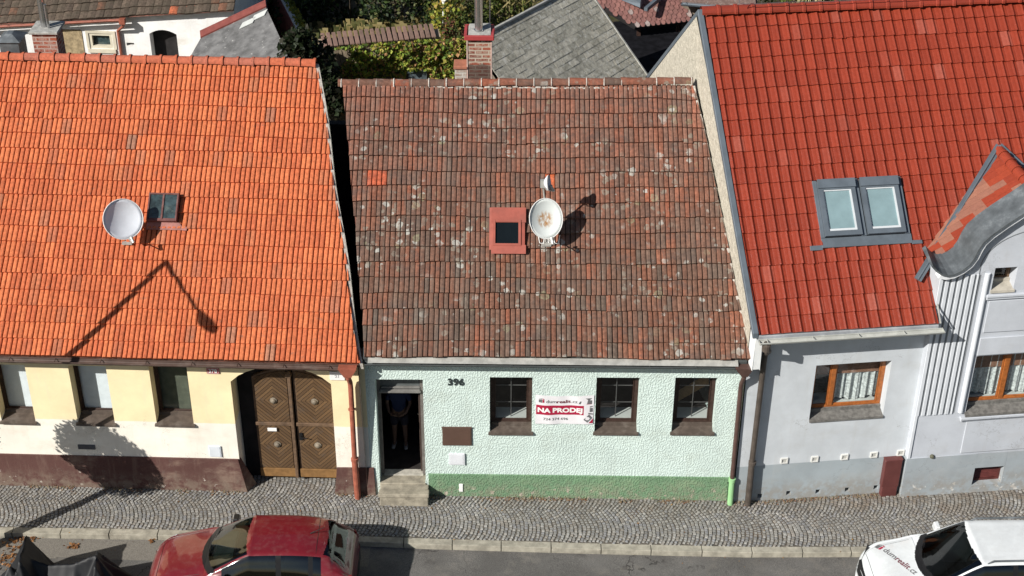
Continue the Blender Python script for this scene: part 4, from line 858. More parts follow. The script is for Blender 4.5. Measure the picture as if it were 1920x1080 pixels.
# =================================================================== RIGHT HOUSE (pale grey, gabled bay)
house_r = thing('terraced_house', FR(0, 0, 0), 'pale grey house with glossy red roof and curved gable over a projecting bay', 'house')
PR = Plane3(FR, -.45, 4.37, 40); SR = 6.86
M_WALL_R = stucco('pale_grey_render', [(.815, (.33, .375, .40)), (9, (.53, .565, .595))], bump=.002, bscale=50, dirt=(.42, .42, .40), damt=.3, blobs=False, edge=.0)
M_BAY = stucco('pale_lilac_render', [(.85, (.34, .38, .405)), (12, (.50, .53, .575))], bump=.002, bscale=50, dirt=(.42, .42, .42), damt=.3, blobs=False, edge=.0, spots=(.62, (.62, .62, .6), .15))
WR = (.885, 2.43, 1.90, 3.25)
vents_lo = [(-.01, .0), (.604, .02), (1.237, .0), (1.87, -.005), (2.492, .0)]
mb = MB(); holes = [[(WR[0], WR[2]), (WR[1], WR[2]), (WR[1], WR[3]), (WR[0], WR[3])]] + [[(u, z-.07+.02), (u+.10, z-.07+.02), (u+.10, z+.06), (u, z+.06)] for u, z in vents_lo]
mb.poly([(-.52, -.5), (3.2, -.5), (3.2, 4.6), (-.52, 4.6)], holes, lambda a, b, d: FR(a, d, b), .32)
rvr = -.45+SR*cos(radians(40)); rzr = 4.37+SR*sin(radians(40))
mb_rear = MB(); mb_rear.face([FR(-1.0, 10.0, -.5), FR(10.6, 10.0, -.5), FR(10.6, 10.0, 4.4), FR(-1.0, 10.0, 4.4)]); obj('rear_wall', mb_rear, M_WALL_R, house_r)
mb.face([FR(10.6, 0, -.5), FR(10.6, 0, 4.5), FR(10.6, rvr, rzr-.1), FR(10.6, 10, 4.4), FR(10.6, 10, -.5)]); mb.face([FR(7.1, 0, -.5), FR(10.6, 0, -.5), FR(10.6, 0, 4.6), FR(7.1, 0, 4.6)])

obj('wall', mb, M_WALL_R, house_r)
# gable wall towards the mint house
M_GABLE = simple('rough_beige_render', (.50, .465, .385), .97, .16, 9, dirt=(.29, .27, .20), dscale=16, damt=.55, dthr=(.50, .62), bump=.03, bscale=20)
def gw(v): return -.545 - .30*max(0, v)/4.8
mb = MB(); mb.face([FR(gw(0), 0, -.5), FR(gw(0), -.0, 4.70), FR(gw(4.8), rvr, rzr-.05), FR(gw(4.8)-.2, 10.2, 4.25), FR(gw(4.8)-.2, 10.2, -.5)])
obj('gable_wall', mb, M_GABLE, house_r)
mb = MB(); mb.box(FR, -.535, -.38, -.36, -.003, 3.5, 4.36); mb.hexa([FR(-.535, -.36, 3.5), FR(-.38, -.36, 3.5), FR(-.38, 0, 3.3), FR(-.535, 0, 3.3), FR(-.535, -.36, 3.52), FR(-.38, -.36, 3.52), FR(-.38, 0, 3.52), FR(-.535, 0, 3.52)]); obj('eaves_corbel', mb, simple('white_corbel_render', (.70, .72, .72), .9, .06, 5), house_r, bevel=.01)
# verge flashing, front and back slope
mb = MB(); 
def verge(a, b, w):
    up_ = V3((0, 0, 1)); u = FR.u
    mb.hexa([a-u*.07-up_*.08, a+u*w-up_*.08, b+u*w-up_*.08, b-u*.07-up_*.08, a-u*.07+up_*.05, a+u*w+up_*.05, b+u*w+up_*.05, b-u*.07+up_*.05])
A_ = PR(-.55, 0, .0); T_ = PR(-.76, SR+.04, .03); verge(A_, T_, .045); B_ = FR(-.98, 10.3, 4.3); verge(T_, B_, .045)
obj('verge_flashing', mb, M_TRIM, house_r, bevel=.01)
uLr = lambda s: -.50 - .19*s/SR
uRr = lambda s: 3.05 if s < 1.12 else 10.7
rr_ = random.Random(31)
def skipr(u, s): return 1.04 < u < 2.72 and 1.80 < s < 2.95
roof_r = roof_tiles('roof', house_r, PR, uLr, uRr, SR, .2195, .343, PROF_WAVE, .034, col_right, M_TILE_R, wav=.002, sag=.004, jit=.003, rnd=rr_, skip=lambda u, s: skipr(u, s) or (s < 1.30 and u > 3.05) or (3.2 < u < 6.6 and s < 1.15+ (1.65-abs(u-4.9))*1.35))
mb = MB(); mb.face([PR(-.55, .02, -.02), PR(3.03, .02, -.02), PR(3.03, 1.1, -.02), PR(-.58, 1.1, -.02)]); mb.face([PR(-.58, 1.1, -.02), PR(10.7, 1.1, -.02), PR(10.7, SR, -.02), PR(-.74, SR, -.02)]); mb.face([PR(-.74, SR, -.02), PR(10.7, SR, -.02), FR(10.7, 10.3, 4.25), FR(-.95, 10.3, 4.25)]); mb.face([PR(6.75, .02, -.02), PR(10.7, .02, -.02), PR(10.7, 1.1, -.02), PR(6.75, 1.1, -.02)]); obj('roof_underlay', mb, M_BACKROOF, house_r)
ridge_caps(house_r, PR(-.74, SR+.03, .05), PR(10.6, SR+.03, .05), .125, .355, lambda r: mixc((.27, .042, .023), (.23, .038, .021), r.random()), M_TILE_R, flare=.022)
mb = MB(); mb.tube([PR(3.08, .0, .03), PR(3.09, 1.15, .03)], .018, 6); obj('side_flashing', mb, M_ZINC, house_r)
M_GUTR = simple('light_gutter', (.40, .41, .38), .5, .15, 4)
gutter(house_r, FR(-.50, -.54, 4.28), FR(3.14, -.54, 4.28), .07, M_GUTR)
mb = MB(); mb.hexa([FR(-.5, -.47, 4.22), FR(3.05, -.47, 4.22), FR(3.05, 0, 4.22), FR(-.5, 0, 4.22), FR(-.5, -.46, 4.34), FR(3.05, -.46, 4.34), FR(3.05, 0, 4.6), FR(-.5, 0, 4.6)]); obj('eaves_board', mb, simple('grey_eaves', (.30, .32, .34), .7), house_r)
mb = MB(); u_ = -.24; mb.tube([FR(u_-.12, -.54, 4.25), FR(u_-.12, -.54, 4.10), FR(u_-.02, -.40, 3.95), FR(u_, -.16, 3.72), FR(u_, -.13, 3.5), FR(u_-.01, -.12, 1.0)], .058, 12); mb.tube([FR(u_-.01, -.12, 1.0), FR(u_, -.13, -.16)], .066, 12); mb.lathe(FR(u_, -.12, .96), (0, 0, 1), [(.05, 0), (.08, .01), (.08, .08), (.05, .09)], 12); mb.box(FR, u_-.06, u_+.06, -.10, .0, 3.3, 3.34); mb.lathe(FR(u_-.12, -.54, 4.06), (0, 0, 1), [(.05, 0), (.085, .01), (.085, .14), (.05, .16)], 12)
obj('downpipe', mb, simple('grey_brown_pipe', (.075, .062, .052), .5, .25, 4), house_r)

M_VENTW = simple('white_vent', (.66, .66, .63), .6, .05); M_VENTIN = simple('vent_grille', (.38, .38, .35), .7, .1)
for u, z in ((.467, .911), (1.112, .895), (1.746, .895), (2.372, .896), (2.945, .90)):
    mb = MB(); w = .075
    for q in ((u-w, u+w, z+.045, z+.07), (u-w, u+w, z-.07, z-.045), (u-w, u-w+.025, z-.045, z+.045), (u+w-.025, u+w, z-.045, z+.045)): mb.box(FR, q[0], q[1], -.03, .0, q[2], q[3])
    v_ = obj('wall_vent', mb, M_VENTW, house_r); mb = MB()
    for k in range(3): zz = z-.04+k*.028; mb.hexa([FR(u-.05, -.012, zz), FR(u+.05, -.012, zz), FR(u+.05, -.004, zz+.018), FR(u-.05, -.004, zz+.018), FR(u-.05, -.016, zz+.004), FR(u+.05, -.016, zz+.004), FR(u+.05, -.006, zz+.022), FR(u-.05, -.006, zz+.022)])
    obj('grille', mb, M_VENTIN, v_)
mb = MB(); mb.box(FR, 2.60, 2.97, -.14, .0, .10, .80); mb.box(FR, 2.62, 2.96, -.13, .0, -.3, .10); mb.box(FR, 2.59, 2.98, -.15, -.0, .80, .825); obj('gas_cabinet', mb, M_MAROON, house_r, bevel=.012, label='tall maroon metal cabinet at the pavement')
w_ = window(house_r, FR, *WR, .24, M_ORANGEWOOD, fw=.085, mull=((1.36, .10),), sillmat=simple('grey_sill', (.15, .145, .135), .6, .3, 12), sill_out=.03, sill_side=.0, blind=(M_BLIND_BR, 2.78))
mb = MB()
def curtain(mb, fr, u0, u1, v, z0, z1, n=60):
    for i in range(n):
        a = u0+(u1-u0)*i/n; b = u0+(u1-u0)*(i+1)/n; f = lambda q: v+.025*sin(q*38)+.01*sin(q*91)
        g = lambda q: z0+.03*sin(q*9)
        mb.face([fr(a, f(a), g(a)), fr(b, f(b), g(b)), fr(b, f(b), z1), fr(a, f(a), z1)])
curtain(mb, FR, 1.42, 2.40, .37, 2.12, 3.2); obj('curtain', mb, M_CURTAIN, w_)
# bay
BV = -.15
cop = [(2.88, 5.47), (3.00, 5.385), (3.12, 5.35), (3.25, 5.37), (3.40, 5.45), (3.53, 5.57), (3.61, 5.72), (3.66, 5.90), (3.72, 6.04), (3.86, 6.20), (4.12, 6.42), (4.44, 6.66), (4.66, 6.84), (4.90, 6.92)]
cop += [(9.8-a, b) for a, b in cop[-2::-1]]
UA, UB = 3.04, 6.76
outl = [(UA, -.5), (UB, -.5), (UB, 5.32)] + [(a, b) for a, b in cop[::-1] if UA < a < UB] + [(UA, 5.36)]
BW = (4.11, 5.69, 1.93, 3.33); BA = [(4.13, 4.58, 4.87, 5.38), (5.22, 5.67, 4.87, 5.38)]; CE = (4.56, 5.21, .02, .47)
mb = MB(); mb.poly(outl, [[(a, c), (b, c), (b, d), (a, d)] for a, b, c, d in [BW]+BA] + [[(4.56, .02), (5.21, .02), (5.21, .47), (4.56, .47)]], lambda a, b, d: FR(a, BV+d, b), .34)
mb.face([FR(UA, BV, -.5), FR(UA, .35, -.5), FR(UA, .35, 5.36), FR(UA, BV, 5.36)][::-1]); mb.face([FR(UB, BV, -.5), FR(UB, .35, -.5), FR(UB, .35, 5.36), FR(UB, BV, 5.36)])
bay = obj('bay_wall', mb, M_BAY, house_r)
# fluted pilasters: raised lighter ribs between grey grooves
M_RIB = simple('pale_rib', (.60, .63, .67), .9, .05); M_GROOVE = simple('groove_render', (.22, .235, .25), .95, .06)
def zcop(u):
    for (a, b), (c, d) in zip(cop, cop[1:]):
        if a <= u <= c: return b+(d-b)*(u-a)/(c-a)
    return 5.4
for s_ in (1, -1):
    U = lambda q: q if s_ == 1 else 9.8-q
    mb = MB(); mr = MB()
    top = 5.24
    mb.face([FR(U(3.10), BV-.003, 1.97), FR(U(3.86), BV-.003, 1.97), FR(U(3.86), BV-.003, top), FR(U(3.10), BV-.003, top)])
    for k in range(7):
        a = 3.045 + k*.124; b = a+.072
        if k == 6: b = a+.03
        tp_ = min(zcop(a), zcop(b))-.10 if k < 4 else 5.27
        mr.box(FR, min(U(a), U(b)), max(U(a), U(b)), BV-.028, BV-.0, 1.95, tp_)
        if b+.052 < 3.92:
            mb.face([FR(U(b), BV-.004, 1.96), FR(U(b+.052), BV-.004, 1.96), FR(U(b+.052), BV-.004, tp_-.02), FR(U(b), BV-.004, tp_-.02)])
    mb.v = mb.v[4:]; mb.f = [[i-4 for i in f] for f in mb.f[1:]]; mb.c = mb.c[1:]
    mr.tube([FR(U(4.00), BV-.0, 1.96), FR(U(4.00), BV-.0, 5.28)], .055, 14); mr.box(FR, min(U(3.04), U(3.10)), max(U(3.04), U(3.10)), BV-.026, BV-.0, .86, 1.95)
    pil = obj('pilaster_ribs', mr, M_RIB, bay, bevel=.004); obj('pilaster_grooves', mb, M_GROOVE, bay)
# apron panels, cornice lines
mb = MB()
def rim(a, b, c, d, t=.022, h=.016):
    for q in ((a, b, d-t, d), (a, b, c, c+t), (a, a+t, c+t, d-t), (b-t, b, c+t, d-t)): mb.box(FR, q[0], q[1], BV-h, BV-.0, q[2], q[3])
for nm_, q in (('apron_panel', (4.17, 5.63, .022, .90, 1.74)), ('lintel_band', (4.10, 5.70, .030, 3.36, 3.78)), ('blind_panel', (4.13, 5.67, .022, 3.90, 4.64)), ('cornice', (4.04, 5.76, .075, 4.74, 4.80)), ('cornice', (4.05, 5.75, .05, 4.68, 4.735)), ('sill_moulding', (4.0, 5.8, .09, 1.80, 1.865)), ('sill_moulding', (4.02, 5.78, .05, 1.745, 1.795))):
    m1 = MB(); m1.box(FR, q[0], q[1], BV-q[2], BV, q[3], q[4]); obj(nm_, m1, M_BAY, bay, bevel=.012, seg=2)
for q in ((UA-.012, 4.56, -.5, .855), (5.21, UB+.012, -.5, .855), (4.56, 5.21, .47, .855), (4.56, 5.21, -.5, .02)): mb.box(FR, q[0], q[1], BV-.02, BV, q[2], q[3])
obj('base_course', mb, M_BAY, bay, bevel=.004)
mb = MB(); arc_ = [(4.9+1.08*cos(pi*k/24), 5.42+.78*sin(pi*k/24)) for k in range(25)]; mb.tube([FR(a, BV-.002, b) for a, b in [(5.98, 4.82)]+arc_+[(3.82, 4.82)]], .011, 5); obj('arch_line', mb, M_GROOVE, bay)

wb = window(house_r, Frame((FR(0, BV, 0).x, FR(0, BV, 0).y), 7.0), *BW, .22, M_ORANGEWOOD, fw=.085, mull=((4.9, .11),), sillmat=bpy.data.materials['grey_sill'], sill_out=.08, sill_side=.03, blind=(M_BLIND_BR, 2.82), label='wide bay window with orange brown frame')
FB = Frame((FR(0, BV, 0).x, FR(0, BV, 0).y), 7.0)
mb = MB(); curtain(mb, FB, 4.2, 5.6, .34, 2.16, 3.3, 90); obj('curtain', mb, M_CURTAIN, wb)
for a, b, c, d in BA: window(house_r, FB, a, b, c, d, .26, M_GATEWOOD, fw=.05, sillmat=simple('rough_sill', (.42, .39, .33), .9), sill_out=.03, sill_side=.02, inner_board=False)
mb = MB(); f = .05
for q in ((4.56, 4.56+f, .02, .47), (5.21-f, 5.21, .02, .47), (4.56+f, 5.21-f, .02, .02+f), (4.56+f, 5.21-f, .47-f, .47)): mb.box(FB, q[0], q[1], .12, .17, q[2], q[3])
for k in range(8): zz = .085+k*.043; mb.hexa([FB(4.61, .13, zz), FB(5.16, .13, zz), FB(5.16, .15, zz+.03), FB(4.61, .15, zz+.03), FB(4.61, .125, zz+.006), FB(5.16, .125, zz+.006), FB(5.16, .145, zz+.036), FB(4.61, .145, zz+.036)])
obj('cellar_window', mb, simple('dark_red_paint', (.10, .028, .025), .45, .2, 8), house_r)
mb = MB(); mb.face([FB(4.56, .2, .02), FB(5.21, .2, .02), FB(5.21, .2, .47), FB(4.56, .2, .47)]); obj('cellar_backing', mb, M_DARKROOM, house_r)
mb = MB(); mb.lathe(FB(3.57, .0, .87), (0, -1, 0), [(.045, 0), (.05, .03), (.03, .06), (0, .065)], 10); obj('spout', mb, simple('mossy_spout', (.10, .10, .07), .8), house_r)
# coping: thick curved sheet metal cap over a white fillet
mb = MB(); wf = MB(); dk = MB()
ext = [(2.76, 5.60)] + cop + [(7.04, 5.60)]
NRM = {}
for i_, q_ in enumerate(ext):
    a_, b_ = ext[max(i_-1, 0)], ext[min(i_+1, len(ext)-1)]; NRM[q_] = V3((-(b_[1]-a_[1]), b_[0]-a_[0], 0)).normalized()
for (a, b), (c, d) in zip(ext, ext[1:]):
    def X(u, z, v, h):
        n_ = NRM[(u, z)]; return FR(u+n_.x*h, v, z+n_.y*h)
    mb.hexa([X(a, b, BV-.17, .0), X(c, d, BV-.17, .0), X(c, d, .32, .05), X(a, b, .32, .05), X(a, b, BV-.17, .035), X(c, d, BV-.17, .035), X(c, d, .32, .13), X(a, b, .32, .13)])
    if 2.9 < a < 6.9 and 2.9 < c < 6.95: wf.hexa([X(a, b, BV-.13, -.09), X(c, d, BV-.13, -.09), X(c, d, BV+.05, -.09), X(a, b, BV+.05, -.09), X(a, b, BV-.13, -.001), X(c, d, BV-.13, -.001), X(c, d, BV+.05, -.001), X(a, b, BV+.05, -.001)])
obj('gable_coping', mb, M_ZINCDK, bay); obj('gable_fillet', wf, simple('white_fillet', (.66, .68, .70), .9), bay)
# body of the parapet behind the gable face
mb = MB(); mb.poly(outl[2:], [], lambda a, b, d: FR(a, .28, b)); obj('gable_back', mb, M_BAY, bay)
# dormer roof behind the gable
ZR = 6.66
for s_ in (1, -1):
    U = lambda q: q if s_ == 1 else 9.8-q
    mbt = MB(); R0 = FR(U(4.9), 2.28, ZR); R1 = FR(U(4.9), .30, ZR); E1 = FR(U(3.05), .30, 5.36); E0 = FR(U(3.05), .66, 5.36)
    ud = (R1-R0).normalized(); sd = (R1-E1).normalized(); nd = ud.cross(sd); nd = nd if nd.z > 0 else -nd
    LS = (R1-E1).length; rnd = random.Random(17)
    ns = 8; h_ = LS/ns
    for k in range(ns):
        s0 = k*h_; s1 = s0+h_; f0 = 1-s0/LS
        back = lambda s: (E0-R0).length*0 + 0
        lenb = lambda s: ((E1-E0).length + ((R1-R0).length-(E1-E0).length)*s/LS)   # front at E1/R1, back edge recedes up the slope
        nt = int(lenb(s1)/.2)+1
        for j in range(nt):
            w0 = j*.2; w1 = w0+.195
            if w0 > lenb(s0)-.0 and w0 > lenb(s1): continue
            a = min(w0, lenb(s0)); b = min(w1, lenb(s0)); c = min(w1, lenb(s1)); d = min(w0, lenb(s1))
            faded = (k/ns*.9 + (j*.2)/2.0) 
            mort = rnd.random() < (.95 if (.1 < (j*.2)-.16*k+.15 < 9 and k < 6) else .12)
            col = mixc((.33, .15, .10), (.27, .12, .085), rnd.random()) if mort else mixc((.31, .055, .027), (.26, .045, .024), rnd.random())
            hh = .03
            P = lambda w, s, h: E1 - ud*w + sd*s + nd*h
            mbt.hexa([P(a, s0, 0), P(b, s0, 0), P(c, s1+.02, 0), P(d, s1+.02, 0), P(a, s0, hh), P(b, s0, hh), P(c, s1+.02, .012), P(d, s1+.02, .012)], col)
    dr = obj('dormer_roof', mbt, M_TILE_R, bay)
    mb = MB(); va = PR(*((U(2.74), .88)), .11); vb = PR(U(4.90), 3.58, .12); wd = (vb-va).normalized(); sd2 = PR.n.cross(wd); 
    va = va - PR.n*.0
    mb.hexa([va-sd2*.075, va+sd2*.075, vb+sd2*.075, vb-sd2*.075, va-sd2*.075+PR.n*.03, va+sd2*.075+PR.n*.03, vb+sd2*.075+PR.n*.03, vb-sd2*.075+PR.n*.03]); mb.tube([va+PR.n*.04, vb+PR.n*.04], .018, 6); obj('valley_flashing', mb, M_TRIM, bay)
mb = MB(); ridge_caps(bay, FR(4.9, 2.25, ZR+.04), FR(4.9, .25, ZR+.04), .11, .34, lambda r: (.29, .05, .026), M_TILE_R, flare=.018, name='dormer_ridge')
# roof windows
M_RWGL = simple('pale_roof_glass', (.20, .29, .31), .12, .08, 3, spec=.6)
mb = MB(); 
roof_box(mb, PR, .98, 2.80, 1.66, 1.86, .03, .065); roof_box(mb, PR, .74, .99, 1.62, 1.72, .035, .06); roof_box(mb, PR, 2.79, 3.0, 1.64, 1.72, .035, .06); roof_box(mb, PR, 1.80, 1.90, 1.86, 3.06, .03, .09); roof_box(mb, PR, .98, 1.06, 1.86, 3.06, .03, .08); roof_box(mb, PR, 2.68, 2.78, 1.86, 3.06, .03, .08)
fl_ = obj('window_flashing', mb, M_TRIM, roof_r, bevel=.005)
for (a, b) in ((1.06, 1.80), (1.92, 2.68)):
    mb = MB(); c, d = 1.87, 3.03; w = .085
    for q in ((a, a+w, c, d), (b-w, b, c, d), (a+w, b-w, c, c+.10), (a+w, b-w, d-.20, d)): roof_box(mb, PR, *q, .05, .15)
    roof_box(mb, PR, a-.01, b+.01, d-.17, d+.015, .15, .185)
    rw = obj('roof_window', mb, M_TRIM, roof_r, bevel=.006)
    mb = MB(); c2, d2_ = c+.10, d-.20; a2, b2 = a+w, b-w
    for q in ((a2, a2+.022, c2, d2_), (b2-.03, b2, c2, d2_), (a2+.022, b2-.03, c2, c2+.05), (a2+.022, b2-.03, d2_-.022, d2_)): roof_box(mb, PR, *q, .08, .128)
    obj('sash', mb, simple('pale_sash', (.52, .55, .57), .4, .05), rw); mb = MB(); mb.face([PR(a2, c2, .10), PR(b2, c2, .10), PR(b2, d2_, .10), PR(a2, d2_, .10)]); obj('pane', mb, M_RWGL, rw)
# lightning conductor along the ridge
mb = MB(); L0 = PR(.30-.45, SR, .42); pts = [PR(-.02, SR+.3, .55), PR(-.05, SR, .40)] + [PR(.1+i*.9, SR+.02, .30+.02*sin(i*2)) for i in range(12)]; mb.tube(pts, .008, 5)
for i in range(10): q = PR(.5+i*1.1, SR, .0); mb.tube([q+V3((0, 0, .05)), q+V3((0, 0, .36))], .009, 5)
obj('lightning_conductor', mb, M_STEEL, house_r)
# =================================================================== things behind the houses
M_OLDTILE = tile_mat('mossy_old_tile', rough=.95, spec=.1, dirt=(.07, .06, .045), dthr=(.42, .6), damt=.6, fine=.35)
def leaf_mb(mb, pts, size, cols, rnd, up=.5):
    for p in pts:
        s = size*rnd.uniform(.6, 1.3); n = V3((rnd.gauss(0, 1)-.2, rnd.gauss(0, 1)-.3, rnd.gauss(0, 1)+up)).normalized(); a = n.orthogonal().normalized(); a.rotate(Matrix.Rotation(rnd.uniform(0, 6.28), 3, n)); b = n.cross(a)
        c = rnd.choice(cols); k = rnd.uniform(.75, 1.25); c = tuple(x*k for x in c)
        mb.face([p-a*s*.5, p+b*s*.38+n*s*.06, p+a*s*.55, p-b*s*.38+n*s*.06], c)
t = NT('leaves'); c = t.attr(); t.p.inputs['Transmission Weight'].default_value = 0; M_LEAF = t.fin(c, .6, 0, .3)
trn = t.n('ShaderNodeBsdfTranslucent'); t.l(c, trn.inputs[0]); mxs = t.n('ShaderNodeMixShader'); mxs.inputs[0].default_value = .3; t.l(t.p.outputs[0], mxs.inputs[1]); t.l(trn.outputs[0], mxs.inputs[2]); t.l(mxs.outputs[0], t.out.inputs[0])
M_BARK = simple('bark', (.09, .07, .05), .95, .3, 14, bump=.01)
def blob_pts(rnd, c, r, n, clumps=9, shell=.55):
    c = V3(c); r = V3(r); cl = []
    for _ in range(clumps):
        d = V3((rnd.gauss(0, 1), rnd.gauss(0, 1), rnd.gauss(0, 1))).normalized(); q = rnd.uniform(.35, .85); cl.append((c+V3((d.x*r.x*q, d.y*r.y*q, d.z*r.z*q)), rnd.uniform(.28, .5)))
    out = []
    for _ in range(n):
        cc, k = rnd.choice(cl); d = V3((rnd.gauss(0, 1), rnd.gauss(0, 1), rnd.gauss(0, 1))).normalized(); q = k*rnd.uniform(shell, 1.0)
        out.append(cc+V3((d.x*r.x*q, d.y*r.y*q, d.z*r.z*q)))
    return out
def shrub(name, base, c, r, n, size, cols, label, cat, seed, group=None, clumps=10, trunk=.06, crown='crown'):
    rnd = random.Random(seed); t_ = thing(name, base, label, cat, group); mb = MB(); leaf_mb(mb, blob_pts(rnd, c, r, n, clumps), size, cols, rnd); obj(crown, mb, M_LEAF, t_)
    mb = MB(); b = V3(base); c = V3(c)
    mb.tube([b, b.lerp(c, .5)+V3((.05, 0, 0)), c], [trunk, trunk*.8, trunk*.5], 8)
    for k in range(6):
        a = 2*pi*k/6+seed; mb.tube([b.lerp(c, .55), c+V3((cos(a)*r[0]*.55, sin(a)*r[1]*.55, (rnd.random()-.3)*r[2]*.6))], [trunk*.5, trunk*.15], 5)
    obj('trunk', mb, M_BARK, t_); return t_
DKG = [(.018, .035, .012), (.03, .055, .015), (.045, .075, .02), (.012, .02, .01)]
YLG = [(.16, .19, .03), (.10, .14, .025), (.22, .20, .04), (.06, .09, .02), (.24, .14, .05)]

# white house with an old brown roof, far left
base = at(200, 97, 20); F2o = V3((-13.5, 20.2, 0)); F2 = Frame((-13.5, 20.15), -3.5)
h2 = thing('outbuilding', F2(0, 0, 0), 'white yard building under an old brown tiled roof behind the orange roof', 'building')
M_WHITEW = stucco('white_lime_wall', [(9, (.78, .78, .77))], bump=.004, bscale=25, dirt=(.52, .47, .38), damt=.5, blobs=False)
def f2uv(px, py, off=0):
    q = on_plane(px, py, F2(0, off, 0), F2.n) - F2.o; return q.dot(F2.u), q.z
W1 = (f2uv(157, 0)[0], f2uv(200, 0)[0]); zt = f2uv(180, 62)[1]; zb_ = f2uv(180, 90)[1]
D1 = (f2uv(273, 0)[0]-.02, f2uv(322, 0)[0]+.02); zd = f2uv(300, 56)[1]; S1 = f2uv(237, 80); S2 = f2uv(252, 86)
eL = f2uv(5, 44, -.25); eR = f2uv(440, 19, -.25)
uE0, uE1 = -6.0, eR[0]
zl = lambda u: eL[1] + (eR[1]-eL[1])*(u-eL[0])/(eR[0]-eL[0])
mb = MB(); arcd = [(D1[0]+(D1[1]-D1[0])*i/8, zd-.14+.14*(1-(2*i/8-1)**2)) for i in range(9)]
mb.poly([(uE0, -.3), (uE1-.1, -.3), (uE1-.1, zl(uE1)+.1), (uE0, zl(uE0)+.1)], [[(W1[0], zb_), (W1[1], zb_), (W1[1], zt), (W1[0], zt)], [(D1[0], 0), (D1[1], 0)]+arcd[::-1], [(S1[0], S2[1]), (S2[0], S2[1]), (S2[0], S1[1]), (S1[0], S1[1])]], lambda a, b, d: F2(a, d, b), .35)
mb.face([F2(uE1-.1, 0, -.3), F2(uE1-.1, 5, -.3), F2(uE1-.1, 5, 3), F2(uE1-.1, 0, zl(uE1)+.1)]); mb.face([F2(uE0, 5, -.3), F2(uE1-.1, 5, -.3), F2(uE1-.1, 5, 3), F2(uE0, 5, 3)])
obj('wall', mb, M_WHITEW, h2)
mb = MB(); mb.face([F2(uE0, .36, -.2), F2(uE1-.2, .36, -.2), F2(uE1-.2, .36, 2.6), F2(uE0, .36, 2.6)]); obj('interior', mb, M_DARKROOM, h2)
mb = MB(); f = .08
for q in ((W1[0], W1[0]+f, zb_, zt), (W1[1]-f, W1[1], zb_, zt), (W1[0]+f, W1[1]-f, zb_, zb_+f), (W1[0]+f, W1[1]-f, zt-f, zt)): mb.box(F2, q[0], q[1], .0, .12, q[2], q[3])
mb.box(F2, W1[0]-.08, W1[1]+.08, -.06, .0, zb_-.14, zb_-.02); mb.box(F2, W1[0]-.1, W1[0]-.02, -.03, 0, zb_-.02, zt+.08); mb.box(F2, W1[1]+.02, W1[1]+.12, -.03, 0, zb_-.02, zt+.08); mb.box(F2, W1[0]-.02, W1[1]+.02, -.03, 0, zt, zt+.08)
wn_ = obj('window', mb, simple('cream_window_frame', (.58, .54, .43), .7, .1), h2); mb = MB(); mb.face([F2(W1[0], .13, zb_), F2(W1[1], .13, zb_), F2(W1[1], .13, zt), F2(W1[0], .13, zt)]); obj('pane', mb, bpy.data.materials['dirty_roof_glass'], wn_)
mb = MB(); mb.box(F2, W1[0]-1.05, W1[0]-.22, -.02, -.002, -.2, zt+.1); obj('bare_plaster', mb, simple('bare_ochre_plaster', (.32, .25, .15), .95, .35, 7, bump=.01), h2)
Pr = Plane3(F2, -.28, 0, 33)
class PB:
    def __init__(s): pass
mb2 = Plane3(F2, -.28, (eL[1]+eR[1])/2, 33)
du_ = (F2.u*(eR[0]-eL[0]) + V3((0, 0, eR[1]-eL[1]))).normalized(); mb2.o = F2(eL[0], -.28, eL[1]) ; mb2.u = du_; mb2.n = mb2.u.cross(mb2.s).normalized()
rn = random.Random(41)
def col_old(j, k, r):
    b = mixc((.075, .058, .046), (.115, .088, .068), r.random()); q = r.random()
    if q < .06: b = mixc(b, (.20, .085, .05), r.uniform(.3, .8))
    if q > .993: b = (.42, .12, .06)
    return b
roof_tiles('roof', h2, mb2, lambda s: -3.5, lambda s: (uE1-eL[0]) - .0, 4.2, .26, .30, [(0, 0), (.1, .01), (.5, .028), (.9, .01), (1, 0)], .045, col_old, M_OLDTILE, wav=.02, sag=.03, jit=.012, rnd=rn)
mb = MB(); mb.face([mb2(-3.5, 0, -.03), mb2(uE1-eL[0], 0, -.03), mb2(uE1-eL[0], 4.2, -.03), mb2(-3.5, 4.2, -.03)]); obj('roof_underlay', mb, M_BACKROOF, h2)
uG = f2uv(237, 42)[0]
gutter(h2, F2(uE0, -.34, zl(uE0)-.04), F2(uG, -.34, zl(uG)-.06), .06, M_TERRA)
mb = MB(); mb.box(F2, uG-.1, uG+.08, -.42, -.26, zl(uG)-.2, zl(uG)-.03); mb.tube([F2(uG, -.34, zl(uG)-.2), F2(uG-.02, -.3, zl(uG)-.3), F2(uG-.28, -.08, zl(uG)-.55), F2(uG-.28, -.08, 0)], .05, 8); obj('downpipe', mb, M_TERRA, h2)
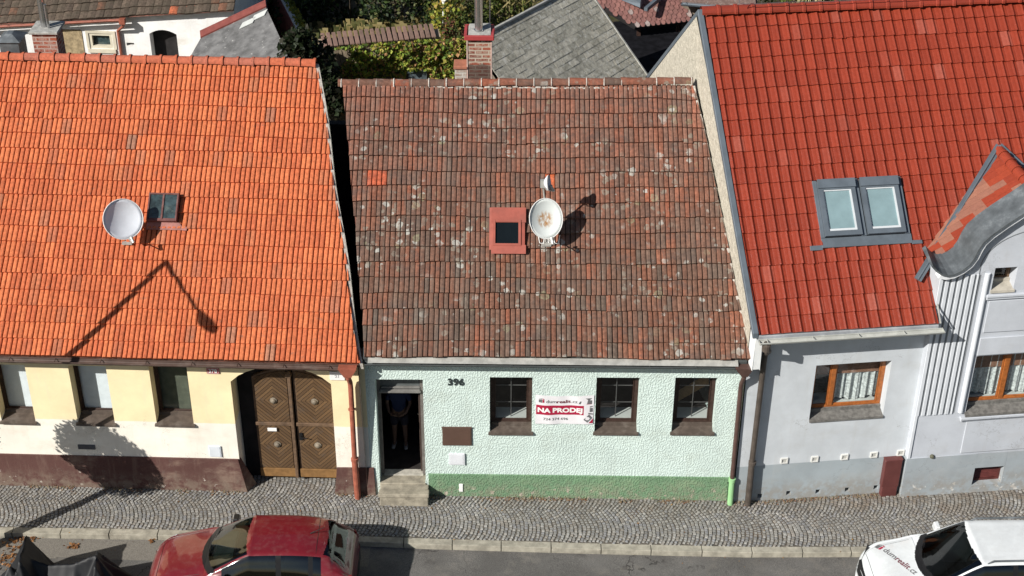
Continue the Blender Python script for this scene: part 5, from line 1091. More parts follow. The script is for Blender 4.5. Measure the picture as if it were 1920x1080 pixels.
# grey bitumen lean-to with a red sheet edge
q0 = atz(362, 105, 2.3); 
def g(px, py, z): return atz(px, py, z)
lt = thing('lean_to_shed', g(450, 110, 2.0), 'low shed with weathered grey felt roof and red sheet edging beside the white yard building', 'shed')
c0, c2, c3 = g(376, 72, 2.6), g(545, 115, 2.9), g(350, 118, 2.2)
c1 = on_plane(499, 14, c0, (c2-c0).cross(c3-c0).normalized())
mb = MB(); mb.hexa([c3-V3((0, 0, .12)), c2-V3((0, 0, .12)), c1-V3((0, 0, .12)), c0-V3((0, 0, .12)), c3, c2, c1, c0])
M_FELT = simple('grey_roof_felt', (.135, .135, .135), .95, .35, 3, dirt=(.40, .40, .38), dscale=5, dthr=(.63, .68), damt=.9, bump=.01, bscale=12); obj('roof', mb, M_FELT, lt)
mb = MB(); d_ = (c1-c0).normalized(); nrm = V3((-d_.y, d_.x, 0)); mb.hexa([c0-V3((0, 0, .1)), c1-V3((0, 0, .1)), c1+nrm*.22-V3((0, 0, .1)), c0+nrm*.22-V3((0, 0, .1)), c0+V3((0, 0, .05)), c1+V3((0, 0, .05)), c1+nrm*.24+V3((0, 0, .16)), c0+nrm*.24+V3((0, 0, .16))]); obj('edge_sheet', mb, M_REDSHEET, lt)
mb = MB(); 
for px, py, s in ((465, 44, 1), (487, 30, 1)):
    k = on_plane(px, py, c0, (c1-c0).cross(c3-c0).normalized()); n_ = (c1-c0).cross(c3-c0).normalized(); n_ = n_ if n_.z > 0 else -n_; e = (c3-c0).normalized(); mb.hexa([k+d_*a*.22+e*b*.13+n_*h for h in (.01, .035) for a, b in ((-1, -1), (1, -1), (1, 1), (-1, 1))])
obj('patch', mb, simple('pale_patch', (.50, .52, .50), .7, .08), lt)
mb = MB()
for a, b in ((c3, c2), (c2, c1), (c1, c0), (c0, c3)): mb.face([V3((a.x, a.y, -.3)), V3((b.x, b.y, -.3)), b-V3((0, 0, .1)), a-V3((0, 0, .1))])
obj('wall', mb, M_WHITEW, lt)
# narrow boundary wall with yellow-green creeper
w0, w1 = g(524, 0, 1.6), g(556, 62, 1.2)
gw_ = thing('boundary_wall', w1, 'narrow boundary wall with a red and white edge covered by yellowing creeper', 'wall'); mb = MB(); dv = (w1-w0).normalized(); sd_ = V3((dv.y, -dv.x, 0))*-.14; w0b = w0-dv*8
mb.hexa([V3((w0b.x, w0b.y, -.3)), V3((w1.x, w1.y, -.3)), V3((w1.x, w1.y, -.3))+sd_, V3((w0b.x, w0b.y, -.3))+sd_, w0b, w1, w1+sd_, w0b+sd_]); obj('wall', mb, simple('faded_red_wall', (.20, .065, .05), .9, .2), gw_)
mb = MB(); mb.hexa([p+V3((0, 0, h)) for h in (.005, .05) for p in (w0b+sd_*.3, w1+sd_*.3, w1+sd_*1.6, w0b+sd_*1.6)]); obj('coping', mb, M_WHITE, gw_)
rn = random.Random(5); mb = MB(); pts = [w0.lerp(w1, rn.random()**.8*1.12)+sd_*rn.uniform(.6, 2.6)+V3((0, 0, rn.uniform(-.7, .25))) for _ in range(900)]; leaf_mb(mb, pts, .13, [(.30, .27, .04), (.20, .22, .035), (.12, .16, .03)], rn); cr = thing('creeper', w1, 'yellow green creeper hanging over the narrow boundary wall', 'climbing plant'); obj('foliage', mb, M_LEAF, cr)

# garden wall with brown cap tiles, creeper covered
A = g(604, 80, 2.6); B = g(826, 61, 2.6); ang = math.degrees(atan2(B.y-A.y, B.x-A.x)); FG = Frame((A.x, A.y), ang); LG = (V3((B.x, B.y, 0))-V3((A.x, A.y, 0))).length
gwl = thing('garden_wall', FG(0, 0, 0), 'garden wall capped with a row of brown tiles', 'wall')
mb = MB(); mb.hexa([FG(-.1, .0, -.3), FG(LG, .0, -.3), FG(LG, .35, -.3), FG(-.1, .35, -.3), FG(-.1, .0, 2.47), FG(LG, .0, 2.47), FG(LG, .3, 2.6), FG(-.1, .3, 2.6)]); obj('wall', mb, simple('old_garden_wall', (.26, .21, .15), .95, .3, 6, bump=.02, bscale=10), gwl)
mb = MB(); n_ = int(LG/.165); rn = random.Random(4)
for i in range(n_):
    a = i*.165; b = a+.135; z0, z1 = 2.50, 2.74; j = rn.uniform(-.02, .02)
    mb.hexa([FG(a, -.12+j, z0), FG(b, -.12+j, z0), FG(b-.02, .34+j, z1), FG(a+.0, .34+j, z1), FG(a, -.12+j, z0+.04), FG(b, -.12+j, z0+.04), FG(b-.02, .34+j, z1+.04), FG(a, .34+j, z1+.04)], mixc((.20, .125, .10), (.15, .10, .08), rn.random()))
obj('cap_tiles', mb, simple('brown_cap_tiles', (1, 1, 1), .9, .15, 9, attr=True), gwl, bevel=.01)
mb = MB(); a, b = [(on_plane(px, 130, FG(0, -.1, 0), FG.n)-FG.o).dot(FG.u) for px in (765, 800)]; mb.box(FG, a, b, -.14, -.02, -.2, 1.42); mb.box(FG, a-.04, b+.04, -.18, -.0, 1.43, 1.50); obj('yard_door', mb, simple('blue_grey_door', (.10, .13, .145), .8, .35, 9), gwl, bevel=.01)
rn = random.Random(8); mb = MB(); pts = []
for _ in range(5200):
    u = rn.uniform(.35, LG+1.2); z = rn.uniform(.3, 2.5); 
    if a-.08 < u < b+.08 and z < 1.5: continue
    if noise.noise(V3((u*1.3, z*1.6, 3.1))) < -.32: continue
    pts.append(FG(u, -.08-.30*abs(noise.noise(V3((u*1.7, z*2.1, 0))))-rn.uniform(0, .10) - (.25 if u > LG else 0)*rn.random(), z))
leaf_mb(mb, pts, .13, [(.36, .40, .06), (.24, .32, .045), (.13, .20, .035), (.44, .38, .09), (.07, .11, .02), (.40, .22, .10)], rn, up=.2)
cv = thing('creeper', FG(LG/2, -.15, 0), 'leafy green and yellow creeper covering the garden wall under the brown cap tiles', 'climbing plant'); obj('foliage', mb, M_LEAF, cv)
mb = MB()
for k in range(14): u = LG*k/13; mb.tube([FG(u, -.06, -.2), FG(u+.1, -.06, 1.2), FG(u-.12, -.07, 2.4)], [.03, .02, .008], 5)
obj('stem', mb, M_BARK, cv)
p = g(650, 142, 1.1); mb = MB(); mb.hexa([V3((p.x-.1, p.y, h_)) + V3(q) for h_, S_ in ((.9, 1), (1.15, .55)) for q in ((-.35*S_, -.3*S_, 0), (.35*S_, -.3*S_, 0), (.35*S_, .3*S_, 0), (-.35*S_, .3*S_, 0))]); mb.box(FW, p.x-.42, p.x+.22, p.y-.27, p.y+.27, -.3, .9)
tag(obj('garden_bin', mb, simple('grey_bin_lid', (.28, .28, .27), .8, .2), base=(p.x-.1, p.y, -.3), bevel=.015), 'grey lidded bin in the yard in front of the creeper', 'bin')
# planting beyond
gz0 = -.3
def yard(px, py, z=1.0): return atz(px, py, z)
p = yard(700, 42, .3)
rn = random.Random(12); mb = MB()
for _ in range(5200):
    u = rn.uniform(-.3, LG+.4); v = rn.uniform(.7, 5.5); q = FG(u, v, -.3); hh = rn.uniform(.4, 1.5) * (1.25-.12*v) + .5
    if noise.noise(V3((u*.9, v*.9, 7))) < -.18: continue
    a = V3((rn.gauss(0, .16), rn.gauss(0, .16), 1)).normalized(); s = V3((rn.uniform(-1, 1), rn.uniform(-1, 1), 0)).normalized()*.022; c = rn.choice([(.30, .24, .10), (.22, .18, .07), (.36, .30, .14), (.12, .12, .04), (.08, .09, .03)])
    mb.face([q-s, q+s, q+a*hh+s*.3+V3((rn.gauss(0, .12), 0, 0)), q+a*hh-s*.3], c)
tag(obj('dry_grass', mb, M_LEAF, base=FG(LG/2, 2, -.3)), None, None, kind='stuff')
specs = [
 ('tree', (-5.95, 16.3), 2.0, (1.05, 1.0, 1.9), 4600, .17, [(.012, .02, .008), (.018, .03, .01), (.02, .02, .01)], 'dark evergreen tree between the felt roofed shed and the capped garden wall', 'tree'),
 ('shrub', (515, 18), .9, (.8, .8, .9), 900, .13, [(.06, .12, .025), (.04, .08, .02), (.10, .16, .03)], 'small bright green bush in the corner beside the felt roofed shed', 'bush'),
 ('shrub', (588, 12), 1.2, (1.6, 1.5, 1.3), 2200, .14, DKG, 'dark shaded bush between boundary wall and dry grass', 'bush'),
 ('tree', (655, -8), 1.6, (1.7, 1.6, 1.5), 2000, .15, DKG+[(.03, .03, .02)], 'dark tree at the top edge left of the ivy wall end', 'tree'),
 ('tree', (740, -2), 1.6, (1.8, 1.6, 1.4), 2300, .14, DKG+[(.10, .11, .04)], 'dark tree at the top edge above the brown wall caps', 'tree'),
 ('shrub', (846, 22), 1.5, (1.2, 1.1, 1.4), 1900, .12, [(.07, .10, .02), (.11, .14, .03), (.04, .06, .015), (.2, .16, .05)], 'green bush left of the tall brick chimney', 'bush'),
 ('shrub', (855, 78), 1.6, (.9, .8, 1.0), 1300, .12, [(.20, .08, .05), (.07, .09, .02), (.12, .05, .03), (.05, .06, .02)], 'reddening creeper bush beside the brick chimney', 'bush'),
 ('shrub', (945, 12), .9, (1.6, 1.5, 1.1), 2100, .13, [(.12, .16, .03), (.08, .11, .02), (.05, .08, .02), (.2, .2, .06)], 'green bush between the steel flue and the grey slate roof', 'bush'),
 ('tree', (1500, 2), 2.6, (1.1, 1.0, 1.0), 1200, .14, [(.14, .19, .03), (.10, .14, .025)], 'light green tree top behind the red roof ridge', 'tree'),
 ('tree', (1575, 2), 2.6, (1.3, 1.2, 1.2), 2400, .11, [(.07, .14, .02), (.05, .10, .015), (.10, .18, .03)], 'bright green clipped tree behind the red ridge near its lightning wire', 'tree')]
for i, (nm, (px, py), z, r, n_, sz, cols, lab, cat) in enumerate(specs):
    c = V3((px, py, z)) if px < 0 else atz(px, py, z); shrub(nm, (c.x, c.y, gz0), c, r, n_, sz, cols, lab, cat, 50+i, clumps=14)
# tall yellowing vine post with white scrap on top
c = atz(832, 34, 2.2); vp = thing('vine_post', (c.x, c.y, gz0), 'post wrapped in bright yellow green vine at the end of the capped wall', 'climbing plant'); rn = random.Random(77); mb = MB(); leaf_mb(mb, [V3((c.x+rn.gauss(0, .20), c.y+rn.gauss(0, .2), rn.uniform(.3, 2.75))) for _ in range(700)], .13, [(.30, .30, .04), (.22, .26, .035), (.34, .24, .05)], rn); obj('foliage', mb, M_LEAF, vp); mb = MB(); mb.tube([V3((c.x, c.y, gz0)), V3((c.x, c.y, 2.9))], .04, 8); mb.hexa([V3((c.x+a, c.y+b, h_)) for h_ in (2.78, 2.95) for a, b in ((-.05-(.09 if h_ > 2.8 else 0), -.06), (.05+(.09 if h_ > 2.8 else 0), -.06), (.06, .06), (-.06, .06))]); obj('post', mb, M_WHITE, vp)
# long corn-like leaves near the slate roof
c = atz(985, 18, 1.2); rn = random.Random(9); mb = MB()
for k in range(46):
    a = rn.uniform(0, 6.28); L_ = rn.uniform(.5, 1.1); b = V3((c.x+rn.gauss(0, .35), c.y+rn.gauss(0, .4), rn.uniform(.6, 2.0))); d = V3((cos(a), sin(a), .5)); s = V3((-sin(a), cos(a), 0))*.045; col = rn.choice([(.26, .22, .09), (.20, .20, .06), (.32, .26, .12)])
    m_ = b+d*L_*.5; e = b+V3((cos(a), sin(a), -.1))*L_; mb.face([b-s*.5, b+s*.5, m_+s, m_-s], col); mb.face([m_-s, m_+s, e+s*.1, e-s*.1], col)
mz = thing('maize_plant', (c.x, c.y, gz0), 'tall plant with long drying yellow leaves beside the grey slate roof', 'plant'); obj('foliage', mb, M_LEAF, mz); mb = MB()
for k in range(5): q = V3((c.x+rn.gauss(0, .3), c.y+rn.gauss(0, .3), gz0)); mb.tube([q, q+V3((.05, 0, 2.2))], .02, 6)
obj('stem', mb, simple('dry_stalk', (.25, .22, .1), .9), mz)

# grey slate roofed wing
P1 = atz(888, 73, 5.0); hd = V3((cos(radians(54.72)), sin(radians(54.72)), 0)); th_ = radians(45); sd_ = V3((hd.y*cos(th_), -hd.x*cos(th_), -sin(th_))); nn = hd.cross(sd_); nn = nn if nn.z > 0 else -nn
P1 = atz(886, 76, 5.0)
kk = None
LV = 4.6; LH = None
# length of the ridge so that the far verge stands where the photograph shows it
tgt = on_plane(1163, 70, P1, nn); LH = (tgt-P1).dot(hd)
wing = thing('outbuilding', (P1.x, P1.y, gz0), 'yard building with pale grey lichened slate roof behind the mint house', 'building')
t = NT('grey_slates'); c = t.mix(1.0, t.attr(), t.grey(t.ramp(t.noise(10, 6, .75), .3, .7, .7, 1.3)), 'MULTIPLY'); c = t.mix(t.math('MULTIPLY', t.ramp(t.noise(8, 6, .75), .54, .62), .8), c, (.62, .62, .57)); c = t.mix(t.math('MULTIPLY', t.ramp(t.noise(3, 5, .7), .5, .65), .4), c, (.12, .115, .09)); t.bump(t.noise(30, 5, .7), .01); M_SLATE = t.fin(c, .95, 0, .15)
mb = MB(); rn = random.Random(6); rows = 24; hh = LV/rows; cw = .36
for k in range(rows):
    s0 = k*hh; s1 = s0+hh
    j0 = -1
    for j in range(int(LH/cw)+3):
        a = max(0, j*cw - (cw/2 if k % 2 else 0)); b = min(LH, (j+1)*cw-(cw/2 if k % 2 else 0)-.012)
        if b <= a: continue
        P = lambda u, s, h: P1 + hd*u + sd_*s + nn*h
        l = .008+rn.uniform(-.004, .008); c = mixc((.34, .33, .275), (.48, .46, .39), rn.random()); c = mixc(c, (.58, .52, .38), .5*max(0, (a/LH-.6)))
        mb.hexa([P(a, s1, 0), P(b, s1, 0), P(b, s0, -.01), P(a, s0, -.01), P(a, s1, l), P(b, s1, l+rn.uniform(-.004, .004)), P(b, s0, .004), P(a, s0, .004)], c)
obj('roof', mb, M_SLATE, wing)
mb = MB(); E0 = P1+hd*LH; E1 = E0+sd_*LV; mb.hexa([E0-nn*.08, E1-nn*.08, E1+hd*.05-nn*.08, E0+hd*.05-nn*.08, E0+nn*.03, E1+nn*.03, E1+hd*.05+nn*.03, E0+hd*.05+nn*.03]); mb.tube([P1+nn*.02, E0+nn*.02], .05, 8); obj('verge_trim', mb, simple('pale_verge', (.38, .38, .35), .8), wing)
back = -V3((sd_.x, sd_.y, 0)).normalized()

mb = MB(); Q0 = P1+sd_*LV; 
def dn(p): return V3((p.x, p.y, -.3))
eb = E1-nn*.1; 
for a, b in ((E0-nn*.1, E1-nn*.1), (P1-nn*.1, Q0-nn*.1), (Q0-nn*.1, E1-nn*.1)): mb.face([dn(a), dn(b), b, a])
mb.face([dn(P1), dn(E0), E0-nn*.1, P1-nn*.1])
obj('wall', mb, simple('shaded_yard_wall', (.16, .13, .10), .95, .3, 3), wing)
# reddish shingled shed roof
def rf(px, py, z): return atz(px, py, z)
a0 = rf(1191, 51, 2.4); a1 = rf(1296, 39, 2.4); hx = (a1-a0).normalized(); sx_ = V3((-hx.y, hx.x, 0)); s3 = (sx_*cos(radians(30))+V3((0, 0, sin(radians(30))))); n3 = hx.cross(s3).normalized()
sh = thing('shed', (a0.x, a0.y, gz0), 'shed with faded pink scalloped shingle roof in the shaded yard', 'shed')
mb = MB(); W_ = (a1-a0).length; rn = random.Random(15); 
for k in range(16):
    s0 = k*.17; lft = -s0*.95; rgt = W_-s0*.18; j = 0; x = lft - (.09 if k % 2 else 0)
    while x < rgt:
        c = mixc((.27, .13, .11), (.20, .095, .085), rn.random()); c = mixc(c, (.35, .3, .28), .8 if rn.random() < .06 else 0)
        P = lambda u, s, h: a0 + hx*u + s3*s + n3*h
        if x+.18 > lft+.03: mb.face([P(x+.01, s0+.04, .02), P(x+.05, s0-.03, .022), P(x+.12, s0-.03, .022), P(x+.165, s0+.04, .02), P(x+.165, s0+.24, .0), P(x+.01, s0+.24, .0)], c)
        x += .17
M_SHING = simple('pink_shingle', (1, 1, 1), .9, .2, 10, attr=True, dirt=(.12, .07, .06)); obj('roof', mb, M_SHING, sh)
mb = MB(); P = lambda u, s, h: a0 + hx*u + s3*s + n3*h
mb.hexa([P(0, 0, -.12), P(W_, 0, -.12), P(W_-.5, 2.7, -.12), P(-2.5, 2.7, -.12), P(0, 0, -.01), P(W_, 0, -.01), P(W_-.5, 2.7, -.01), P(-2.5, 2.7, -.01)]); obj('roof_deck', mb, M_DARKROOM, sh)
mb = MB(); q = P(.2, .25, -.1)
for u, s in ((.25, .3), (W_-.3, .3), (-1.5, 2.3), (W_-.6, 2.3)): q = P(u, s, -.1); mb.box(FW, q.x-.06, q.x+.06, q.y-.06, q.y+.06, gz0, q.z)
obj('post', mb, M_BROWNWOOD, sh)
mb = MB(); k = on_plane(1198, 6, a0, n3); mb.hexa([k+V3((-.55, 0, .1)), k+V3((.0, -.5, .05)), k+V3((.1, -.2, .05)), k+V3((-.3, .4, .1)), k+V3((-.5, 0, .4)), k+V3((.0, -.45, .16)), k+V3((.05, -.2, .3)), k+V3((-.3, .4, .45))]); mb.hexa([k+V3((.1, -.75, .05)), k+V3((.2, -.8, .05)), k+V3((.75, .2, .05)), k+V3((.65, .25, .05)), k+V3((.1, -.75, .16)), k+V3((.2, -.8, .16)), k+V3((.75, .2, .2)), k+V3((.65, .25, .2))]); obj('vent_hood', mb, M_TRIM, sh)
# second dark roof with a metal gutter, top right of the yard
b0 = rf(1278, 2, 3.0); b1 = rf(1418, 14, 3.0); hx = (b1-b0).normalized(); sx_ = V3((-hx.y, hx.x, 0)); s4 = (sx_*cos(radians(25))+V3((0, 0, sin(radians(25)))))
s2 = thing('outbuilding', (b0.x, b0.y, gz0), 'yard building with brown roof and grey metal gutter just behind the red ridge', 'building'); mb = MB(); e0, e1 = b0, b1
mb.hexa([e0-V3((0, 0, .1)), e1-V3((0, 0, .1)), e1+s4*4-V3((0, 0, .1)), e0+s4*4-V3((0, 0, .1)), e0, e1, e1+s4*4-hx*.8, e0+s4*4]); obj('roof', mb, simple('brown_yard_roof', (.15, .10, .085), .9, .25, 12, dirt=(.3, .28, .26), dscale=8), s2)
gutter(s2, e0-sx_*.08-V3((0, 0, .03)), e1-sx_*.08-V3((0, 0, .03)), .09, M_TRIM)
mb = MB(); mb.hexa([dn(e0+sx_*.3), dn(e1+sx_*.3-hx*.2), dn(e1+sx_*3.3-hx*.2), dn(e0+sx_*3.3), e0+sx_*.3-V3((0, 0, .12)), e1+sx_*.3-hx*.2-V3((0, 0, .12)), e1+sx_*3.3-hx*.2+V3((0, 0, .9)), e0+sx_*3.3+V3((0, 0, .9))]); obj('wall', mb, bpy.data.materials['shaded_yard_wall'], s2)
ts = thing('shed', atz(1200, 110, .0), 'added flat roofed shed coloured black for the deep shade beside the slate roofed building', 'shed')
q = [atz(1150, 45, 1.9), atz(1330, 30, 1.9), atz(1330, 150, 1.9), atz(1130, 150, 1.9)]; mb = MB(); mb.hexa([q[3], q[2], q[1], q[0]]+[p+V3((0, 0, .08)) for p in (q[3], q[2], q[1], q[0])]); obj('roof', mb, simple('shade_black_roof', (.009, .009, .011), .95, .4, 4, spec=.05), ts)  # shed added to fill the shaded yard; its black stands in for shade
mb = MB(); 
for a, b in zip(q, q[1:]+q[:1]): mb.face([dn(a), dn(b), b, a])
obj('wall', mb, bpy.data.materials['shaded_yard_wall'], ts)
# pale bare trunk with cut branches
c = atz(1524, 14, 2.6); tr_ = thing('bare_trunk', (c.x, c.y, gz0), 'pale yellow bare trunk with drooping dry fronds behind the red ridge', 'tree'); mb = MB(); mb.tube([V3((c.x+.1, c.y, gz0)), V3((c.x+.12, c.y, 1.8)), V3((c.x+.1, c.y, 4.2))], [.17, .15, .13], 10); obj('trunk', mb, simple('pale_trunk', (.46, .38, .22), .85, .2, 8), tr_); mb = MB(); rn = random.Random(3)
for k in range(26):
    a = rn.uniform(2.2, 5.2); b = V3((c.x, c.y, 3.2+rn.uniform(-.3, .5))); mb.tube([b, b+V3((cos(a)*.4, sin(a)*.3, .1)), b+V3((cos(a)*.7, sin(a)*.5, -.6-rn.random()*.5))], [.02, .014, .006], 5)
obj('fronds', mb, simple('dry_frond', (.45, .40, .22), .9, .2), tr_)
# dark yard wall deep in shade between the yard buildings
# =================================================================== street: cars, covered motorcycle, lamp, tree, leaves
from mathutils.bvhtree import BVHTree
def paint(name, col, coat=1.0):
    t = NT(name); c = t.mix(1.0, col, t.grey(t.ramp(t.noise(3, 5, .7), .3, .7, .93, 1.05)), 'MULTIPLY'); dst = t.math('MULTIPLY', t.ramp(t.noise(7, 6, .75), .45, .7), .10); c = t.mix(dst, c, (.35, .30, .26)); m = t.fin(c, .35, 0, .5); t.p.inputs['Coat Weight'].default_value = coat; t.p.inputs['Coat Roughness'].default_value = .05; return m
M_TYRE = simple('tyre_rubber', (.02, .02, .02), .9, .2); M_RIM = simple('alloy_rim', (.4, .4, .41), .35, .1, metal=.8); M_TRIMBLK = simple('black_trim', (.012, .012, .013), .35, .1); M_LAMP = simple('lamp_glass', (.55, .57, .6), .1, .05, spec=.8); M_TAIL = simple('tail_lamp_red', (.25, .01, .01), .15, .05, spec=.6); M_SEAT = simple('car_seat', (.03, .03, .033), .9, .2); M_DASH = simple('dashboard', (.05, .05, .05), .7, .2)
def cr(p0, p1, p2, p3, t):
    return tuple(.5*((2*b)+(-a+c)*t+(2*a-5*b+4*c-d)*t*t+(-a+3*b-3*c+d)*t**3) for a, b, c, d in zip(p0, p1, p2, p3))
def car(name, loc, yaw, rows, L, label, paintm, glassm, xs_, cabin, pillars, mirror_x, roofrails=False, dash_col=None):
    # rows: x, widest half width, belt half width, belt z, top half width, top-edge z, top z.  xs_: cowl, roof front, roof rear, tail of the glass
    t = thing(name, loc, label, 'car'); R = Matrix.Rotation(yaw, 3, 'Z'); O = V3(loc)
    W = lambda x, y, z: O + R @ V3((x, y, z))
    st = []
    for r in rows:
        x, w, wb, zb, wt, ze, zt = r; k = (ze-zb)
        st.append([(x, w-.06, .20), (x, w-.005, .32), (x, w, .52), (x, w-.01, min(.70, zb-.10)), (x, wb, zb), (x, wb-(wb-wt)*.5+.012*min(1, k*4), zb+k*.55), (x, wt, ze), (x, wt*.62, ze+(zt-ze)*.8), (x, 0.0, zt)])
    NS, NR = 26, 10; n = len(st); m = 9
    def ring_i(sts, i, t_): 
        return [cr(sts[max(i-1, 0)][j], sts[i][j], sts[min(i+1, n-1)][j], sts[min(i+2, n-1)][j], t_) for j in range(m)]
    grid = []; 
    for i in range(n-1):
        for s in range(NS): grid.append(ring_i(st, i, s/NS))
    grid.append(st[-1])
    D = []
    for r in grid:
        rr = []
        for j in range(m-1):
            for s in range(NR):
                a = r[max(j-1, 0)]; d = r[min(j+2, m-1)]
                if j == m-2: d = (r[m-2][0], -r[m-2][1], r[m-2][2])
                rr.append((cr(a, r[j], r[j+1], d, s/NR), j+s/NR))
        rr.append((r[m-1], m-1)); D.append(rr)
    cowl, rf_, rr2, tail = xs_
    parts = {k: MB() for k in ('body', 'windscreen', 'rear_window', 'wl', 'wr', 'trim')}
    for i in range(len(D)-1):
        for j in range(len(D[i])-1):
            q = [D[i][j][0], D[i+1][j][0], D[i+1][j+1][0], D[i][j+1][0]]; xm = sum(p[0] for p in q)/4; rm = (D[i][j][1]+D[i][j+1][1])/2; zm = sum(p[2] for p in q)/4; ym = sum(p[1] for p in q)/4; xe = xm-.20*(ym/.65)**2; xf = xm-.07*(ym/.6)**2
            for sgn in (1, -1):
                key = 'body'
                if cowl < xe and xf < rf_ and rm > 6.10: key = 'windscreen'
                elif rr2 < xm+.06*(ym/.5)**2 and xm < tail and rm > 6.22: key = 'rear_window'
                elif cabin[0] < xm < cabin[1] and 4.12 < rm < 5.88 and zm > .9:
                    key = 'trim' if any(a < xm < b for a, b in pillars) else ('wl' if sgn > 0 else 'wr')
                elif (cowl-.13 < xe <= cowl and rm > 5.6) : key = 'trim'
                elif rm < .8: key = 'trim'
                elif cabin[0] < xm < cabin[1] and (4.0 < rm <= 4.12) and zm > .9: key = 'trim'
                pts = [W(p[0], p[1]*sgn, p[2]) for p in q]
                parts[key].face(pts if sgn < 0 else pts[::-1])
    # closed ends and belly
    for e in (0, -1):
        c = D[e]; prof = [W(p[0][0], p[0][1], p[0][2]) for p in c] + [W(p[0][0], -p[0][1], p[0][2]) for p in c[::-1][1:]]; parts['trim' if e else 'body'].face(prof)
    bodym = parts['body']; bvh = BVHTree.FromPolygons([v[:] for v in bodym.v], bodym.f)
    body = obj('body', bodym, paintm, t, smooth=True)
    obj('lower_trim', parts['trim'], M_TRIMBLK, t, smooth=True)
    obj('windscreen', parts['windscreen'], glassm[0], t, smooth=True); obj('rear_window', parts['rear_window'], glassm[0], t, smooth=True)
    for k in ('wl', 'wr'): obj('side_window', parts[k], glassm[1], t, smooth=True)
    # wheels
    wmax = max(r[1] for r in rows)
    for wx in (rows[-1][0]*.185, rows[-1][0]*.80):
        for sgn in (1, -1):
            mb = MB(); mb.lathe(W(wx, sgn*(wmax-.20), .31), R @ V3((0, sgn, 0)), [(.18, 0), (.29, .0), (.315, .04), (.315, .15), (.29, .185), (.19, .19)], 28); wh = obj('tyre', mb, M_TYRE, t, smooth=True)
            mb = MB(); mb.lathe(W(wx, sgn*(wmax-.04), .31), R @ V3((0, sgn, 0)), [(.0, .0), (.05, .012), (.07, -.01), (.15, -.02), (.19, .012)], 20); obj('rim', mb, M_RIM, wh)
    # mirrors
    for sgn in (1, -1):
        mb = MB(); c = W(mirror_x, sgn*(rows[5][2]+.14), rows[5][3]+.08); ax = R @ V3((0, 1, 0)); fx = R @ V3((1, 0, 0))
        mb.hexa([c-fx*.07-ax*.10-V3((0, 0, .06)), c+fx*.05-ax*.10-V3((0, 0, .06)), c+fx*.05+ax*.10-V3((0, 0, .06)), c-fx*.07+ax*.10-V3((0, 0, .06)), c-fx*.05-ax*.09+V3((0, 0, .07)), c+fx*.05-ax*.10+V3((0, 0, .07)), c+fx*.05+ax*.10+V3((0, 0, .07)), c-fx*.05+ax*.09+V3((0, 0, .07))])
        mb.tube([c-ax*.06*sgn, c-ax*.20*sgn-V3((0, 0, .05))], .035, 6); obj('mirror', mb, M_TRIMBLK if name == 'hatchback_car' else paintm, t, bevel=.02)
    # interior
    mb = MB(); xi = cowl+.05
    P = [W(xi, -.68, .86), W(xi, .68, .86), W(xi+.42, .68, .84), W(xi+.42, -.68, .84), W(xi, -.62, .93), W(xi, .62, .93), W(xi+.42, .62, .93), W(xi+.42, -.62, .93)]; mb.hexa(P); obj('dashboard', mb, M_DASH if not dash_col else dash_col, t, bevel=.02)
    for (sx2, sy2) in ((cowl+1.05, .36), (cowl+1.05, -.36), (rr2-.45, .0)):
        hw = .25 if sy2 else .6; mb = MB(); Fx = lambda x, y, z: W(sx2+x, sy2+y, z)
        mb.hexa([Fx(-.45, -hw, .45), Fx(.05, -hw, .45), Fx(.05, hw, .45), Fx(-.45, hw, .45), Fx(-.45, -hw, .60), Fx(.05, -hw, .56), Fx(.05, hw, .56), Fx(-.45, hw, .60)]); mb.hexa([Fx(-.02, -hw, .5), Fx(.12, -hw, .5), Fx(.12, hw, .5), Fx(-.02, hw, .5), Fx(.12, -hw*.85, 1.08), Fx(.22, -hw*.85, 1.08), Fx(.22, hw*.85, 1.08), Fx(.12, hw*.85, 1.08)])
        if sy2: mb.hexa([Fx(.14, -.12, 1.08), Fx(.22, -.12, 1.08), Fx(.22, .12, 1.08), Fx(.14, .12, 1.08), Fx(.17, -.10, 1.24), Fx(.23, -.10, 1.24), Fx(.23, .10, 1.24), Fx(.17, .10, 1.24)])
        obj('seat', mb, M_SEAT, t, bevel=.03)
    mb = MB(); mb.lathe(W(cowl+.55, -.36*1, .90), R @ V3((1, 0, .5)), [(.17, 0), (.19, .01), (.17, .025), (.16, .012), (.17, 0)], 20); obj('steering_wheel', mb, M_TRIMBLK, t)
    mb = MB(); mb.box(Frame((0, 0), 0), 0, 0, 0, 0, 0, 0) if False else None
    mb.hexa([W(.3, -.7, .22), W(L-.3, -.7, .22), W(L-.3, .7, .22), W(.3, .7, .22), W(.3, -.7, .40), W(L-.3, -.7, .40), W(L-.3, .7, .40), W(.3, .7, .40)]); obj('cabin_floor', mb, M_SEAT, t)
    # wipers, shut lines, rails
    mb = MB()
    def surf(x, y, h=.004):
        o_ = W(x, y, 3.0); hit = bvh.ray_cast(o_, V3((0, 0, -1)))
        return (hit[0] + V3((0, 0, h))) if hit[0] is not None else W(x, y, .9)
    for ya in (-.50, .05): a = W(cowl-.03, ya, rows[4][6]-.02); b = W(cowl+.16, ya+.50, rows[4][6]+.10); mb.tube([a, b], .009, 5)
    obj('wiper', mb, M_TRIMBLK, t)
    return t, W, surf, R, bvh
